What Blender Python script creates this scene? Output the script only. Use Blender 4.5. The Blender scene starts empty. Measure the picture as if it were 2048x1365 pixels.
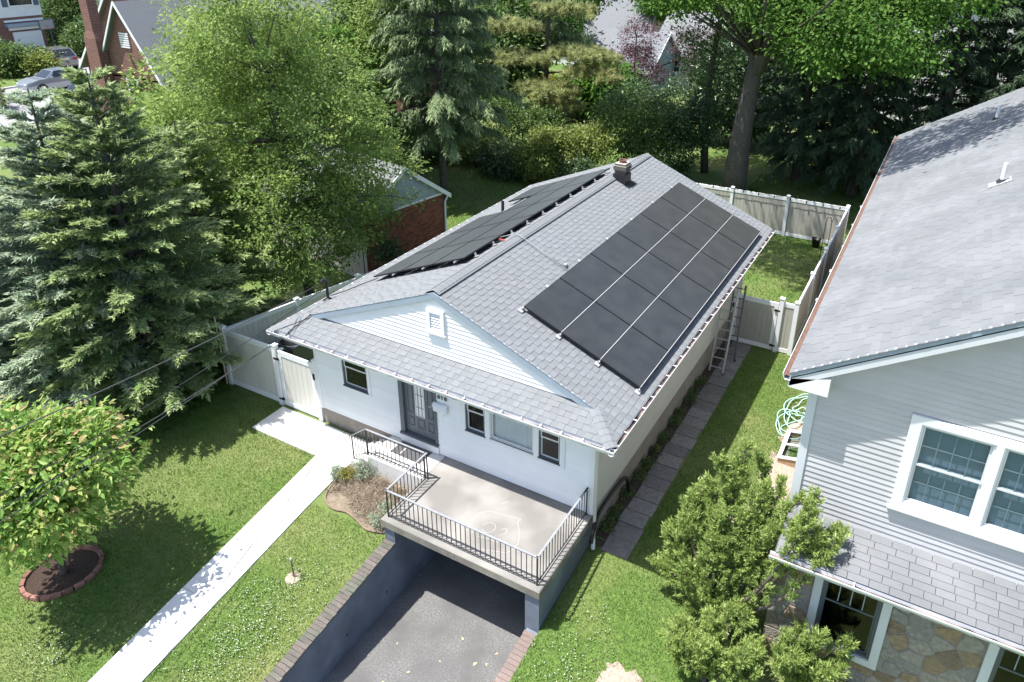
import bpy, math, random
import numpy as np
from mathutils import Vector, Matrix
random.seed(7)
rng = np.random.default_rng(7)
S = bpy.context.scene
COL = S.collection
R = math.radians

# ---------------------------------------------------------------- camera, sky, sun, exposure
# world frame: x across the house front, y to the back yard, z = 0 at the eave of the white house, lawn near z = -3
cd = bpy.data.cameras.new('camera'); cam = bpy.data.objects.new('camera', cd); COL.objects.link(cam)
cam.location = (8.7841, -10.4403, 9.0069); cam.rotation_euler = (1.1556, -0.0116, 0.5063)
cd.sensor_width = 36; cd.lens = 1479.69 / 2048 * 36
cd.shift_x = -65.31 / 2048; cd.shift_y = -176.16 / 2048
cd.clip_start = 0.1; cd.clip_end = 2000
S.camera = cam
SUN = Vector((0.30, 0.22, -1.0)).normalized()           # the way the light travels
sl = bpy.data.lights.new('sun', 'SUN'); sl.energy = 5.0; sl.angle = R(0.55); sl.color = (1.0, 0.965, 0.915)
so = bpy.data.objects.new('sun', sl); COL.objects.link(so); so.rotation_euler = SUN.to_track_quat('-Z', 'Y').to_euler()
so.location = (-10, -8, 40)
w = bpy.data.worlds.new('World'); S.world = w; w.use_nodes = True
wn = w.node_tree; bg = wn.nodes['Background']
sk = wn.nodes.new('ShaderNodeTexSky'); sk.sky_type = 'NISHITA'; sk.sun_disc = False
sk.sun_elevation = math.asin(-SUN.z); sk.sun_rotation = math.atan2(-SUN.x, -SUN.y)
sk.air_density = 1.0; sk.dust_density = 1.5; sk.ozone_density = 1.0
wn.links.new(sk.outputs[0], bg.inputs[0]); bg.inputs[1].default_value = 0.135
S.view_settings.view_transform = 'Standard'; S.view_settings.look = 'None'
S.view_settings.exposure = 1.0; S.view_settings.gamma = 1.0; S.view_settings.use_curve_mapping = False
S.cycles.max_bounces = 7; S.cycles.diffuse_bounces = 3; S.cycles.glossy_bounces = 3; S.cycles.transmission_bounces = 4; S.cycles.transparent_max_bounces = 8
S.cycles.caustics_reflective = False; S.cycles.caustics_refractive = False

# ---------------------------------------------------------------- materials
MATS = {}
def mat(name, c1, c2=None, rough=.7, nscale=8., bump=0., tint=0., metal=0., spec=.35, detail=4., c3=None, n2=0.6, stain=0., bscale=None, coat=0.):
    """c1/c2 mixed by world-space noise; tint = per-piece brightness spread (face attribute 'tint')"""
    m = bpy.data.materials.new(name); m.use_nodes = True; MATS[name] = m
    nt = m.node_tree; N = nt.nodes; L = nt.links; b = N['Principled BSDF']
    geo = N.new('ShaderNodeNewGeometry')
    ns = N.new('ShaderNodeTexNoise'); ns.inputs['Scale'].default_value = nscale; ns.inputs['Detail'].default_value = detail
    L.new(geo.outputs['Position'], ns.inputs['Vector'])
    cr = N.new('ShaderNodeValToRGB'); cr.color_ramp.elements[0].position = .3; cr.color_ramp.elements[1].position = .7
    c2 = c2 or c1
    cr.color_ramp.elements[0].color = (*c1, 1); cr.color_ramp.elements[1].color = (*c2, 1)
    L.new(ns.outputs['Fac'], cr.inputs[0]); col = cr.outputs[0]
    if c3:
        n3 = N.new('ShaderNodeTexNoise'); n3.inputs['Scale'].default_value = n2; n3.inputs['Detail'].default_value = 3
        L.new(geo.outputs['Position'], n3.inputs['Vector'])
        r3 = N.new('ShaderNodeValToRGB'); r3.color_ramp.elements[0].position = .42; r3.color_ramp.elements[1].position = .68
        L.new(n3.outputs['Fac'], r3.inputs[0])
        mx = N.new('ShaderNodeMix'); mx.data_type = 'RGBA'; L.new(r3.outputs[0], mx.inputs[0]); L.new(col, mx.inputs[6]); mx.inputs[7].default_value = (*c3, 1)
        col = mx.outputs[2]
    if tint:
        at = N.new('ShaderNodeAttribute'); at.attribute_name = 'tint'
        mr = N.new('ShaderNodeMapRange'); mr.inputs[3].default_value = 1 - tint; mr.inputs[4].default_value = 1 + tint
        L.new(at.outputs['Fac'], mr.inputs[0])
        mv = N.new('ShaderNodeMix'); mv.data_type = 'RGBA'; mv.blend_type = 'MULTIPLY'; mv.inputs[0].default_value = 1
        L.new(col, mv.inputs[6]); L.new(mr.outputs[0], mv.inputs[7]); col = mv.outputs[2]
    L.new(col, b.inputs['Base Color'])
    b.inputs['Roughness'].default_value = rough; b.inputs['Metallic'].default_value = metal
    b.inputs['Specular IOR Level'].default_value = spec
    if coat: b.inputs['Coat Weight'].default_value = coat; b.inputs['Coat Roughness'].default_value = .06
    if bump:
        bs = N.new('ShaderNodeTexNoise'); bs.inputs['Scale'].default_value = bscale or nscale * 3; bs.inputs['Detail'].default_value = 5
        L.new(geo.outputs['Position'], bs.inputs['Vector'])
        bp = N.new('ShaderNodeBump'); bp.inputs['Strength'].default_value = bump; bp.inputs['Distance'].default_value = .02
        L.new(bs.outputs['Fac'], bp.inputs['Height']); L.new(bp.outputs[0], b.inputs['Normal'])
    return m
def grazing_sheen(name, wt, ro):
    b = MATS[name].node_tree.nodes['Principled BSDF']; b.inputs['Sheen Weight'].default_value = wt; b.inputs['Sheen Roughness'].default_value = ro
def ramp_leaf(name, cols, trans=.35, rough=.45, spec=.35):
    """leaf: colour ramp over the face attribute 'tint', part diffuse, part translucent"""
    m = bpy.data.materials.new(name); m.use_nodes = True; MATS[name] = m
    nt = m.node_tree; N = nt.nodes; L = nt.links; b = N['Principled BSDF']; out = N['Material Output']
    at = N.new('ShaderNodeAttribute'); at.attribute_name = 'tint'
    cr = N.new('ShaderNodeValToRGB'); e = cr.color_ramp.elements
    e[0].color = (*cols[0], 1); e[1].color = (*cols[-1], 1)
    for i, c in enumerate(cols[1:-1]):
        k = e.new((i + 1) / (len(cols) - 1)); k.color = (*c, 1)
    L.new(at.outputs['Fac'], cr.inputs[0]); L.new(cr.outputs[0], b.inputs['Base Color'])
    b.inputs['Roughness'].default_value = rough; b.inputs['Specular IOR Level'].default_value = spec
    t = N.new('ShaderNodeBsdfTranslucent'); hs = N.new('ShaderNodeHueSaturation'); hs.inputs['Hue'].default_value = .485; hs.inputs['Value'].default_value = 1.5
    L.new(cr.outputs[0], hs.inputs['Color']); L.new(hs.outputs[0], t.inputs[0])
    mx = N.new('ShaderNodeMixShader'); mx.inputs[0].default_value = trans
    L.new(b.outputs[0], mx.inputs[1]); L.new(t.outputs[0], mx.inputs[2]); L.new(mx.outputs[0], out.inputs[0])
    return m
def glass(name, tintc=(.8, .85, .9), base_reflect=.08, body=None):
    m = bpy.data.materials.new(name); m.use_nodes = True; MATS[name] = m
    nt = m.node_tree; N = nt.nodes; L = nt.links; out = N['Material Output']; N.remove(N['Principled BSDF'])
    tr = N.new('ShaderNodeBsdfTransparent'); tr.inputs[0].default_value = (*tintc, 1)
    gl = N.new('ShaderNodeBsdfGlossy'); gl.inputs['Roughness'].default_value = .03
    fr = N.new('ShaderNodeFresnel'); fr.inputs[0].default_value = 1.5
    ad = N.new('ShaderNodeMath'); ad.inputs[1].default_value = base_reflect; L.new(fr.outputs[0], ad.inputs[0])
    ge = N.new('ShaderNodeNewGeometry'); iv = N.new('ShaderNodeMath'); iv.operation = 'SUBTRACT'; iv.inputs[0].default_value = 1; L.new(ge.outputs['Backfacing'], iv.inputs[1])
    mu = N.new('ShaderNodeMath'); mu.operation = 'MULTIPLY'; L.new(ad.outputs[0], mu.inputs[0]); L.new(iv.outputs[0], mu.inputs[1])
    mx = N.new('ShaderNodeMixShader'); L.new(mu.outputs[0], mx.inputs[0]); L.new(tr.outputs[0], mx.inputs[1]); L.new(gl.outputs[0], mx.inputs[2])
    L.new(mx.outputs[0], out.inputs[0]); return m
def brickmat(name, c1, c2, mortar, scale=1., axis='x'):
    """running-bond brick for far walls (bricks a pixel or two high)"""
    m = bpy.data.materials.new(name); m.use_nodes = True; MATS[name] = m
    nt = m.node_tree; N = nt.nodes; L = nt.links; b = N['Principled BSDF']
    geo = N.new('ShaderNodeNewGeometry'); sp = N.new('ShaderNodeSeparateXYZ'); L.new(geo.outputs['Position'], sp.inputs[0])
    ad = N.new('ShaderNodeMath'); L.new(sp.outputs[0], ad.inputs[0]); L.new(sp.outputs[1], ad.inputs[1])
    cb = N.new('ShaderNodeCombineXYZ'); L.new(ad.outputs[0], cb.inputs[0]); L.new(sp.outputs[2], cb.inputs[1])
    br = N.new('ShaderNodeTexBrick'); br.inputs['Scale'].default_value = 4.5 * scale; br.inputs['Mortar Size'].default_value = .03
    br.inputs['Color1'].default_value = (*c1, 1); br.inputs['Color2'].default_value = (*c2, 1); br.inputs['Mortar'].default_value = (*mortar, 1)
    br.inputs['Row Height'].default_value = .34; br.inputs['Brick Width'].default_value = 1.
    L.new(cb.outputs[0], br.inputs['Vector']); L.new(br.outputs[0], b.inputs['Base Color']); b.inputs['Roughness'].default_value = .85
    return m
def srgb(r, g, b):
    f = lambda c: (c / 255 / 12.92) if c <= 10.3 else ((c / 255 + .055) / 1.055) ** 2.4
    return (f(r), f(g), f(b))

mat('white vinyl', (.74, .75, .77), (.78, .79, .80), .45, 3., spec=.4)
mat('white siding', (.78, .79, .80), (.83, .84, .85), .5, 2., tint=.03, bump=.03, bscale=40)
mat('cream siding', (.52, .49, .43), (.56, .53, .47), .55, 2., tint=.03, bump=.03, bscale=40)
mat('grey siding', (.47, .465, .47), (.51, .505, .51), .5, 2., tint=.04, bump=.03, bscale=60)
mat('painted trim', (.58, .60, .63), (.62, .64, .67), .4, 3.)
mat('blue grey trim', (.27, .33, .39), (.31, .37, .43), .4, 3.)
mat('shingle', (.150, .161, .170), (.226, .239, .250), .92, 90., bump=.6, tint=.075, c3=(.187, .195, .204), n2=.5, bscale=160)
mat('old shingle', (.142, .150, .158), (.196, .206, .215), .92, 90., bump=.6, tint=.05, c3=(.205, .212, .222), n2=.8, bscale=160)
mat('dark shingle', (.13, .138, .15), (.21, .22, .235), .9, 30., bump=.4, tint=.25)
mat('dark felt', (.05, .05, .055), None, .95)
mat('roof felt', (.14, .145, .155), None, .95)
mat('concrete foundation', (.22, .195, .165), (.31, .28, .245), .9, 6., bump=.3, c3=(.24, .21, .18), n2=1.5)
mat('new concrete', (.60, .59, .575), (.68, .67, .655), .85, 5., bump=.2, bscale=120, c3=(.56, .545, .52), n2=1.1)
mat('porch concrete', (.15, .142, .132), (.22, .21, .195), .9, 60., bump=.25, c3=(.31, .298, .278), n2=.8, bscale=140)
mat('slab edge', (.15, .135, .115), (.24, .22, .19), .9, 30., bump=.4, c3=(.30, .28, .22), n2=2.)
mat('grey block paint', (.12, .14, .175), (.19, .215, .26), .7, 2.2, bump=.3, c3=(.10, .115, .14), n2=.9, bscale=40)
mat('asphalt', (.115, .115, .113), (.27, .268, .26), .92, 28., bump=.9, detail=9., c3=(.15, .148, .145), n2=1.6, bscale=220)
mat('road asphalt', (.22, .22, .225), (.30, .30, .30), .9, 20.)
mat('cap brick', (.10, .085, .075), (.16, .14, .125), .9, 40., bump=.5, tint=.14, c3=(.09, .10, .075), n2=4)
mat('red cap brick', (.17, .125, .11), (.23, .185, .165), .9, 40., bump=.5, tint=.12)
mat('ring brick', (.17, .08, .06), (.25, .13, .10), .9, 30., bump=.4, tint=.3)
mat('garage brick', (.17, .06, .04), (.24, .095, .065), .85, 20., tint=.3)
mat('mortar', (.42, .38, .34), None, .95)
mat('dark mortar', (.10, .09, .08), None, .95)
mat('stone mortar', (.22, .20, .18), (.30, .28, .255), .95, 20.)
mat('slate paver', (.15, .14, .13), (.23, .215, .20), .85, 12., bump=.4, tint=.2)
mat('soil', (.05, .035, .025), (.10, .075, .055), .95, 12., bump=.8)
mat('mulch', (.028, .017, .012), (.06, .038, .028), .95, 30., bump=1., bscale=40)
mat('straw soil', (.15, .12, .085), (.23, .19, .14), .95, 10., bump=.8)
mat('sandy soil', (.27, .215, .165), (.38, .315, .26), .95, 20., bump=.6, bscale=60)
mat('wrought iron', (.02, .022, .025), (.03, .032, .036), .45, 20., spec=.5)
mat('rail cap', (.22, .23, .25), (.28, .29, .31), .5, 10.)
mat('black plastic', (.012, .012, .013), None, .4)
mat('dark metal', (.03, .03, .033), None, .4, metal=.3)
mat('aluminium', (.42, .42, .42), (.50, .50, .50), .45, 20., metal=.3)
mat('muntin', (.30, .35, .40), None, .5)
mat('cream vinyl', (.58, .57, .52), (.62, .61, .56), .5, 2., tint=.04)
mat('panel glass', (.019, .0195, .021), (.032, .0325, .034), .35, 2.5, spec=.8, bump=.02, bscale=200)
grazing_sheen('panel glass', .55, .35)  # tinted sheen put in the material for the sky mirrored at grazing angles
MATS['panel glass'].node_tree.nodes['Principled BSDF'].inputs['Sheen Tint'].default_value = (1, .97, .86, 1)
mat('panel frame', (.015, .015, .017), None, .35)
mat('door grey', (.12, .13, .15), (.14, .15, .17), .4, 4.)
mat('door frame grey', (.10, .115, .135), None, .45)
mat('window sash', (.62, .63, .64), None, .4)
mat('dark sash', (.10, .115, .135), None, .4)
mat('curtain', (.72, .71, .69), (.80, .79, .77), .9, 3.)
mat('curtain dim', (.30, .30, .29), (.36, .36, .35), .9, 3.)
mat('interior dark', (.03, .03, .033), None, .9)
mat('interior blue', (.20, .26, .33), None, .9)  # sky reflection of the neighbour's upper panes, painted on the backing behind them
mat('almond vinyl', (.38, .36, .315), (.42, .40, .355), .5, 2., tint=.04)
mat('litter', (.13, .075, .055), (.24, .16, .115), .95, 60., bump=.8, c3=(.17, .085, .06), n2=5)
mat('wet litter', (.018, .015, .014), (.05, .036, .03), .95, 40., c3=(.26, .19, .165), n2=2.2)
mat('bark', (.075, .062, .05), (.14, .12, .10), .95, 14., bump=1., bscale=30)
mat('grey bark', (.075, .068, .06), (.135, .122, .108), .95, 10., bump=1., bscale=24)
mat('twig', (.10, .08, .06), None, .9)
mat('chalk', (.36, .345, .325), None, .95)
mat('hose', (.35, .60, .56), (.42, .66, .62), .45, 10.)
mat('wood', (.34, .22, .13), (.44, .30, .19), .8, 10.)
mat('brown wood', (.12, .075, .05), (.18, .12, .08), .85, 10.)
mat('white paint', (.78, .79, .79), None, .6)
mat('cable', (.03, .03, .032), None, .5)
mat('bare cable', (.10, .10, .105), None, .4, metal=.4)
mat('pipe white', (.78, .78, .77), None, .5)
mat('rust steel', (.18, .12, .09), (.25, .18, .14), .7, 30.)
mat('silver paint', (.33, .36, .40), None, .25, metal=.6, coat=.6)
mat('taupe paint', (.26, .25, .25), None, .25, metal=.6, coat=.6)
mat('navy paint', (.035, .05, .09), None, .2, metal=.3, coat=.8)
mat('car glass', (.015, .018, .02), None, .06, spec=.8)
mat('tyre', (.012, .012, .012), None, .8)
mat('rim', (.5, .5, .51), None, .3, metal=.8)
mat('tail light', (.35, .015, .012), None, .2)
mat('head light', (.7, .72, .74), None, .1)
mat('plate', (.7, .62, .35), None, .5)
mat('blue plastic', (.03, .12, .38), None, .4)
mat('far white', (.70, .70, .70), (.76, .76, .76), .7, 2.)
mat('far tan', (.50, .44, .36), None, .8)
mat('far blue', (.22, .30, .36), None, .7)
mat('doormat', (.06, .06, .065), (.14, .14, .15), .95, 90., bump=.6)
mat('red tape', (.45, .10, .09), None, .6)
brickmat('far brick', (.14, .05, .035), (.21, .08, .055), (.25, .22, .20))
glass('pane glass', (.85, .9, .92), .03)
glass('pane glass dark', (.4, .43, .45), .0)

ramp_leaf('leaf pear', [(.085, .145, .04), (.15, .235, .06), (.235, .33, .095), (.37, .45, .155)], .45, .6, .2)
ramp_leaf('leaf oak', [(.045, .10, .022), (.075, .165, .032), (.12, .235, .045), (.19, .32, .07)], .45, .6, .2)
ramp_leaf('leaf dogwood', [(.06, .135, .03), (.125, .25, .05), (.215, .35, .08), (.35, .45, .13), (.42, .30, .15)], .42, .5, .35)
ramp_leaf('leaf shrub', [(.035, .075, .018), (.06, .12, .03), (.10, .17, .04), (.16, .23, .06)], .3)
ramp_leaf('leaf light shrub', [(.07, .11, .025), (.13, .18, .04), (.21, .26, .06), (.30, .33, .10)], .35)
ramp_leaf('leaf dark shrub', [(.026, .055, .022), (.042, .085, .03), (.065, .12, .04), (.10, .16, .06)], .25, .35, .5)
ramp_leaf('leaf plum', [(.055, .026, .035), (.095, .046, .058), (.145, .078, .092), (.22, .13, .145)], .3)
ramp_leaf('leaf yellow', [(.14, .16, .02), (.22, .22, .03), (.32, .28, .04)], .35)
ramp_leaf('needle blue', [(.09, .135, .09), (.16, .225, .155), (.25, .325, .225), (.36, .43, .30), (.46, .53, .36)], .35, .5, .3)
ramp_leaf('needle green', [(.075, .12, .055), (.14, .21, .09), (.23, .31, .135), (.34, .42, .19), (.45, .52, .25)], .35, .5, .3)
ramp_leaf('needle spruce', [(.06, .10, .05), (.11, .17, .08), (.18, .25, .115), (.28, .35, .17)], .3, .5, .3)
ramp_leaf('needle hemlock', [(.035, .065, .036), (.06, .10, .055), (.09, .14, .072), (.135, .19, .10)], .3, .55, .25)
ramp_leaf('needle pine', [(.15, .18, .07), (.24, .27, .11), (.34, .37, .16), (.44, .46, .22)], .3, .5, .3)
ramp_leaf('needle juniper', [(.10, .155, .045), (.19, .27, .075), (.30, .39, .115), (.42, .50, .19)], .35, .5, .3)
ramp_leaf('grass blade', [(.042, .09, .018), (.08, .155, .028), (.125, .21, .04), (.20, .275, .068), (.32, .33, .15)], .35, .5, .3)
ramp_leaf('clover leaf', [(.06, .12, .02), (.10, .18, .03), (.15, .24, .045)], .3)
ramp_leaf('dry stalk', [(.17, .13, .10), (.27, .22, .16), (.40, .34, .26)], .15, .8, .2)
ramp_leaf('clover flower', [(.72, .72, .66), (.80, .80, .76)], .2, .8, .2)

# ---------------------------------------------------------------- mesh helpers
XF = None      # (scale, dx, dy, dz): layout transform for the blocks beyond the side street, which were drawn at another scale
class MB:
    def __init__(s): s.v = []; s.f = []; s.t = []
    def add(s, vs, fs, tint=None):
        o = len(s.v); s.v += [tuple(p) for p in vs]; s.f += [tuple(i + o for i in f) for f in fs]
        s.t += [tint if tint is not None else .5] * len(fs); return s
    def box(s, x0, x1, y0, y1, z0, z1, tint=None):
        return s.add([(x0, y0, z0), (x1, y0, z0), (x1, y1, z0), (x0, y1, z0), (x0, y0, z1), (x1, y0, z1), (x1, y1, z1), (x0, y1, z1)],
                     [(0, 3, 2, 1), (4, 5, 6, 7), (0, 1, 5, 4), (1, 2, 6, 5), (2, 3, 7, 6), (3, 0, 4, 7)], tint)
    def hexa(s, p, tint=None):   # 8 corner points, bottom 4 then top 4
        return s.add(p, [(0, 3, 2, 1), (4, 5, 6, 7), (0, 1, 5, 4), (1, 2, 6, 5), (2, 3, 7, 6), (3, 0, 4, 7)], tint)
    def poly(s, pts, d, tint=None):  # planar polygon extruded by vector d
        n = len(pts); d = Vector(d); q = [Vector(p) for p in pts]
        fs = [tuple(range(n))[::-1], tuple(range(n, 2 * n))] + [(i, (i + 1) % n, n + (i + 1) % n, n + i) for i in range(n)]
        return s.add([tuple(p) for p in q] + [tuple(p + d) for p in q], fs, tint)
    def tube(s, pts, r, n=6, cap=True, tint=None):
        P = [Vector(p) for p in pts]; m = len(P)
        rr = r if isinstance(r, (list, tuple)) else [r] * m
        vs = []; ref = Vector((0, 0, 1))
        t0 = (P[1] - P[0]).normalized()
        u = t0.cross(ref);  u = u.normalized() if u.length > .05 else t0.cross(Vector((1, 0, 0))).normalized()
        for i in range(m):
            t = (P[min(i + 1, m - 1)] - P[max(i - 1, 0)]).normalized()
            u = (u - t * u.dot(t)).normalized(); v = t.cross(u)
            for k in range(n):
                a = 2 * math.pi * k / n; vs.append(tuple(P[i] + (u * math.cos(a) + v * math.sin(a)) * rr[i]))
        fs = [(i * n + k, i * n + (k + 1) % n, (i + 1) * n + (k + 1) % n, (i + 1) * n + k) for i in range(m - 1) for k in range(n)]
        if cap: fs += [tuple(range(n))[::-1], tuple(range((m - 1) * n, m * n))]
        return s.add(vs, fs, tint)
    def lathe(s, c, prof, n=12, tint=None):   # prof = (radius, z)
        vs = [(c[0] + r * math.cos(2 * math.pi * k / n), c[1] + r * math.sin(2 * math.pi * k / n), c[2] + z) for r, z in prof for k in range(n)]
        m = len(prof)
        fs = [(i * n + k, i * n + (k + 1) % n, (i + 1) * n + (k + 1) % n, (i + 1) * n + k) for i in range(m - 1) for k in range(n)]
        fs += [tuple(range(n))[::-1], tuple(range((m - 1) * n, m * n))]
        return s.add(vs, fs, tint)
    def build(s, name, material, parent=None, smooth=False):
        org = root_of(parent).location if parent else Vector((0, 0, 0))
        me = bpy.data.meshes.new(name)
        if XF: k, a, b, c = XF; s.v = [(k * x + a, k * y + b, k * z + c) for x, y, z in s.v]
        me.from_pydata([(x - org.x, y - org.y, z - org.z) for x, y, z in s.v], [], s.f)
        a = me.attributes.new('tint', 'FLOAT', 'FACE'); a.data.foreach_set('value', s.t)
        me.materials.append(MATS[material])
        if smooth: me.polygons.foreach_set('use_smooth', [True] * len(me.polygons))
        o = bpy.data.objects.new(name, me); COL.objects.link(o)
        if parent: o.parent = parent
        return o
def root_of(o):
    while o.parent: o = o.parent
    return o
def npmesh(name, V, F, material, tint=None, parent=None, smooth=False):
    """V (n,3), F (m,k) all faces with k corners"""
    org = np.array(root_of(parent).location) if parent else np.zeros(3)
    V = np.asarray(V, np.float32) - org.astype(np.float32); F = np.asarray(F, np.int32); k = F.shape[1]
    me = bpy.data.meshes.new(name); me.vertices.add(len(V)); me.vertices.foreach_set('co', V.ravel())
    me.loops.add(F.size); me.loops.foreach_set('vertex_index', F.ravel())
    me.polygons.add(len(F)); me.polygons.foreach_set('loop_start', np.arange(0, F.size, k, dtype=np.int32))
    me.polygons.foreach_set('loop_total', np.full(len(F), k, np.int32))
    if smooth: me.polygons.foreach_set('use_smooth', np.ones(len(F), bool))
    me.update(calc_edges=True)
    if not smooth: me.shade_flat()
    a = me.attributes.new('tint', 'FLOAT', 'FACE')
    a.data.foreach_set('value', np.asarray(tint if tint is not None else np.full(len(F), .5), np.float32))
    me.materials.append(MATS[material])
    o = bpy.data.objects.new(name, me); COL.objects.link(o)
    if parent: o.parent = parent
    return o
def tag(o, label=None, cat=None, group=None, kind=None):
    if label: o['label'] = label
    if cat: o['category'] = cat
    if group: o['group'] = group
    if kind: o['kind'] = kind
    return o
def thing(name, label, cat, loc=(0, 0, 0), group=None):
    if XF: k, a, b, c = XF; loc = (k * loc[0] + a, k * loc[1] + b, k * loc[2] + c)
    o = bpy.data.objects.new(name, None); COL.objects.link(o); o.location = loc; o.empty_display_size = .2
    return tag(o, label, cat, group)
def inst(name, me, M, parent):      # a piece that shares mesh data; M = world matrix of the piece
    o = bpy.data.objects.new(name, me); COL.objects.link(o); o.parent = parent
    org = root_of(parent).location
    M = M.copy(); M.translation = M.translation - org
    o.matrix_basis = M
    return o
def frame(o, ux, uy, uz):
    M = Matrix.Identity(4)
    for i, u in enumerate((ux, uy, uz)):
        u = Vector(u)
        for r in range(3): M[r][i] = u[r]
    M.translation = Vector(o); return M
def piece(name, builder, material, tint=.5):
    """a mesh datablock only (to be shared)"""
    me = bpy.data.meshes.new(name); me.from_pydata(builder.v, [], builder.f)
    a = me.attributes.new('tint', 'FLOAT', 'FACE'); a.data.foreach_set('value', [tint] * len(builder.f))
    me.materials.append(MATS[material]); return me
def sstep(a, b, x): t = np.clip((x - a) / (b - a), 0, 1); return t * t * (3 - 2 * t)
def gz(x, y):
    """height of the ground"""
    x = np.asarray(x, float); y = np.asarray(y, float)
    left = -2.93 + .13 * np.minimum(0, np.maximum(y, -9) + .3) - np.clip(.075 * (y - 1), 0, .5)
    right = -3.25 + .11 * np.minimum(0, np.maximum(y, -9) - 1) - np.clip(.01 * (y - 1), 0, .1)
    t = sstep(-3.9, 3.9, x) * (y > .75) + (x > 1.9) * (y <= .75)
    z = left * (1 - t) + right * t
    far = sstep(-20, -38, x) * sstep(-20, 6, y)
    return z * (1 - far) + (-2.3) * far

# ================================================================ GROUND
def axis(lo, hi, dense0, dense1, step, extra):
    c = list(np.arange(dense0, dense1 + 1e-6, step))
    d = dense1; s = step
    while d < hi: s *= 1.35; d += s; c.append(d)
    d = dense0; s = step
    while d > lo: s *= 1.35; d -= s; c.append(d)
    return np.array(sorted(set([round(float(q), 4) for q in c] + extra)))
gx = axis(-260, 260, -18, 13, .5, [.1, 3.87]); gy = axis(-60, 320, -14, 30, .5, [.75, 1.2])
GX, GY = np.meshgrid(gx, gy, indexing='ij'); GZ = gz(GX, GY)
V = np.stack([GX, GY, GZ], -1).reshape(-1, 3); ny = len(gy); F = []
for i in range(len(gx) - 1):
    for j in range(ny - 1):
        mx_, my_ = (gx[i] + gx[i + 1]) / 2, (gy[j] + gy[j + 1]) / 2
        if .1 < mx_ < 3.87 and my_ < 1.2: continue
        F.append((i * ny + j, (i + 1) * ny + j, (i + 1) * ny + j + 1, i * ny + j + 1))
mat('lawn', (.06, .115, .024), (.115, .18, .038), .95, 14., bump=.9, c3=(.17, .19, .07), n2=.45, bscale=50)
tag(npmesh('lawn', V, F, 'lawn', smooth=True), kind='structure')

# driveway: a sunken ramp between retaining walls, running under the porch to the basement garage
dz = lambda y: -4.5 if y > -4.5 else -4.5 + .06 * (-4.5 - y)
m = MB(); ys = [1.1, -1, -2.5, -4.5, -8, -14]
m.add([(x, y, dz(y)) for y in ys for x in (.3, 3.62)], [(2 * i, 2 * i + 2, 2 * i + 3, 2 * i + 1) for i in range(5)])
drv = tag(m.build('driveway', 'asphalt'), kind='structure')
wt = lambda y: -3.03 + .13 * (y + 1.5)          # top of the left retaining wall (under its bricks)
t = thing('retaining_wall', 'grey painted retaining wall left of the sunken driveway with a brick cap', 'retaining wall', (.22, -3, -4.5))
m = MB(); m.hexa([(.12, -9, -4.6), (.35, -9, -4.6), (.35, -1.505, -4.6), (.12, -1.505, -4.6), (.12, -9, wt(-9)), (.35, -9, wt(-9)), (.35, -1.505, wt(-1.5)), (.12, -1.505, wt(-1.5))])
m.build('wall', 'grey block paint', t)
for y in (-1.9, -3.1, -4.9):                      # weep holes
    m = MB(); m.tube([(.34, y, -4.05), (.357, y, -4.05)], .025, 8); m.build('weep_hole', 'interior dark', t)
bm = [piece('cap_brick', MB().hexa([(-.14, -.045, 0), (.14, -.045, 0), (.14, .045, 0), (-.14, .045, 0), (-.137, -.043, .036), (.137, -.043, .036), (.137, .043, .036), (-.137, .043, .036)]), 'cap brick', q) for q in (.1, .3, .5, .7, .95)]
y = -1.57; k = 0
while y > -7.2:
    M = frame((.235 + random.uniform(-.012, .012), y, wt(y) + random.uniform(0, .008)), (1, 0, 0), (0, .9916, .129), (0, -.129, .9916))
    inst('brick', random.choice(bm), M @ Matrix.Rotation(random.uniform(-.04, .04), 4, 'Z'), t); y -= .093
t = thing('brick_edging', 'low red brick retaining edge right of the driveway beside the front lawn', 'brick edging', (3.7, -3, -4.5))
et = lambda y: -3.60 + .13 * (y + 1.5)
m = MB(); m.hexa([(3.6, -9, -4.6), (3.86, -9, -4.6), (3.86, -1.5, -4.6), (3.6, -1.5, -4.6), (3.6, -9, et(-9)), (3.86, -9, et(-9)), (3.86, -1.5, et(-1.5)), (3.6, -1.5, et(-1.5))])
m.build('wall', 'grey block paint', t)
bm2 = [piece('edge_brick', MB().hexa([(-.135, -.05, 0), (.135, -.05, 0), (.135, .05, 0), (-.135, .05, 0), (-.132, -.048, .036), (.132, -.048, .036), (.132, .048, .036), (-.132, .048, .036)]), 'red cap brick', q) for q in (.2, .5, .8)]
y = -1.62
while y > -4.6:
    inst('brick', random.choice(bm2), frame((3.72 + random.uniform(-.01, .01), y, et(y)), (1, 0, 0), (0, .9916, .129), (0, -.129, .9916)), t); y -= .102

# concrete front path: slabs with open joints, and the pad before the side gate
t = tag(bpy.data.objects.new('front_path', None), kind='structure'); COL.objects.link(t); t.location = (-2.6, -3, -3.2)
xl = lambda y: -3.07 + .04 * (-.34 - y)
def slab(pts, parent, material='new concrete', up=.035, name='concrete_slab'):
    m = MB(); b = [(x, y, float(gz(x, y)) - .08) for x, y in pts]; tp = [(x, y, float(gz(x, y)) + up) for x, y in pts]
    cx = sum(p[0] for p in pts) / len(pts); cy = sum(p[1] for p in pts) / len(pts)
    tp2 = [(x + (cx - x) * .008, y + (cy - y) * .008, z) for x, y, z in tp]
    tp1 = [(x, y, z - .008) for x, y, z in tp]; n = len(pts)
    m.add(b + tp1 + tp2, [tuple(range(2 * n, 3 * n))] + [(k * n + i, k * n + (i + 1) % n, (k + 1) * n + (i + 1) % n, (k + 1) * n + i) for k in (0, 1) for i in range(n)])
    return m.build(name, material, parent)
y = -.345
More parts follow.
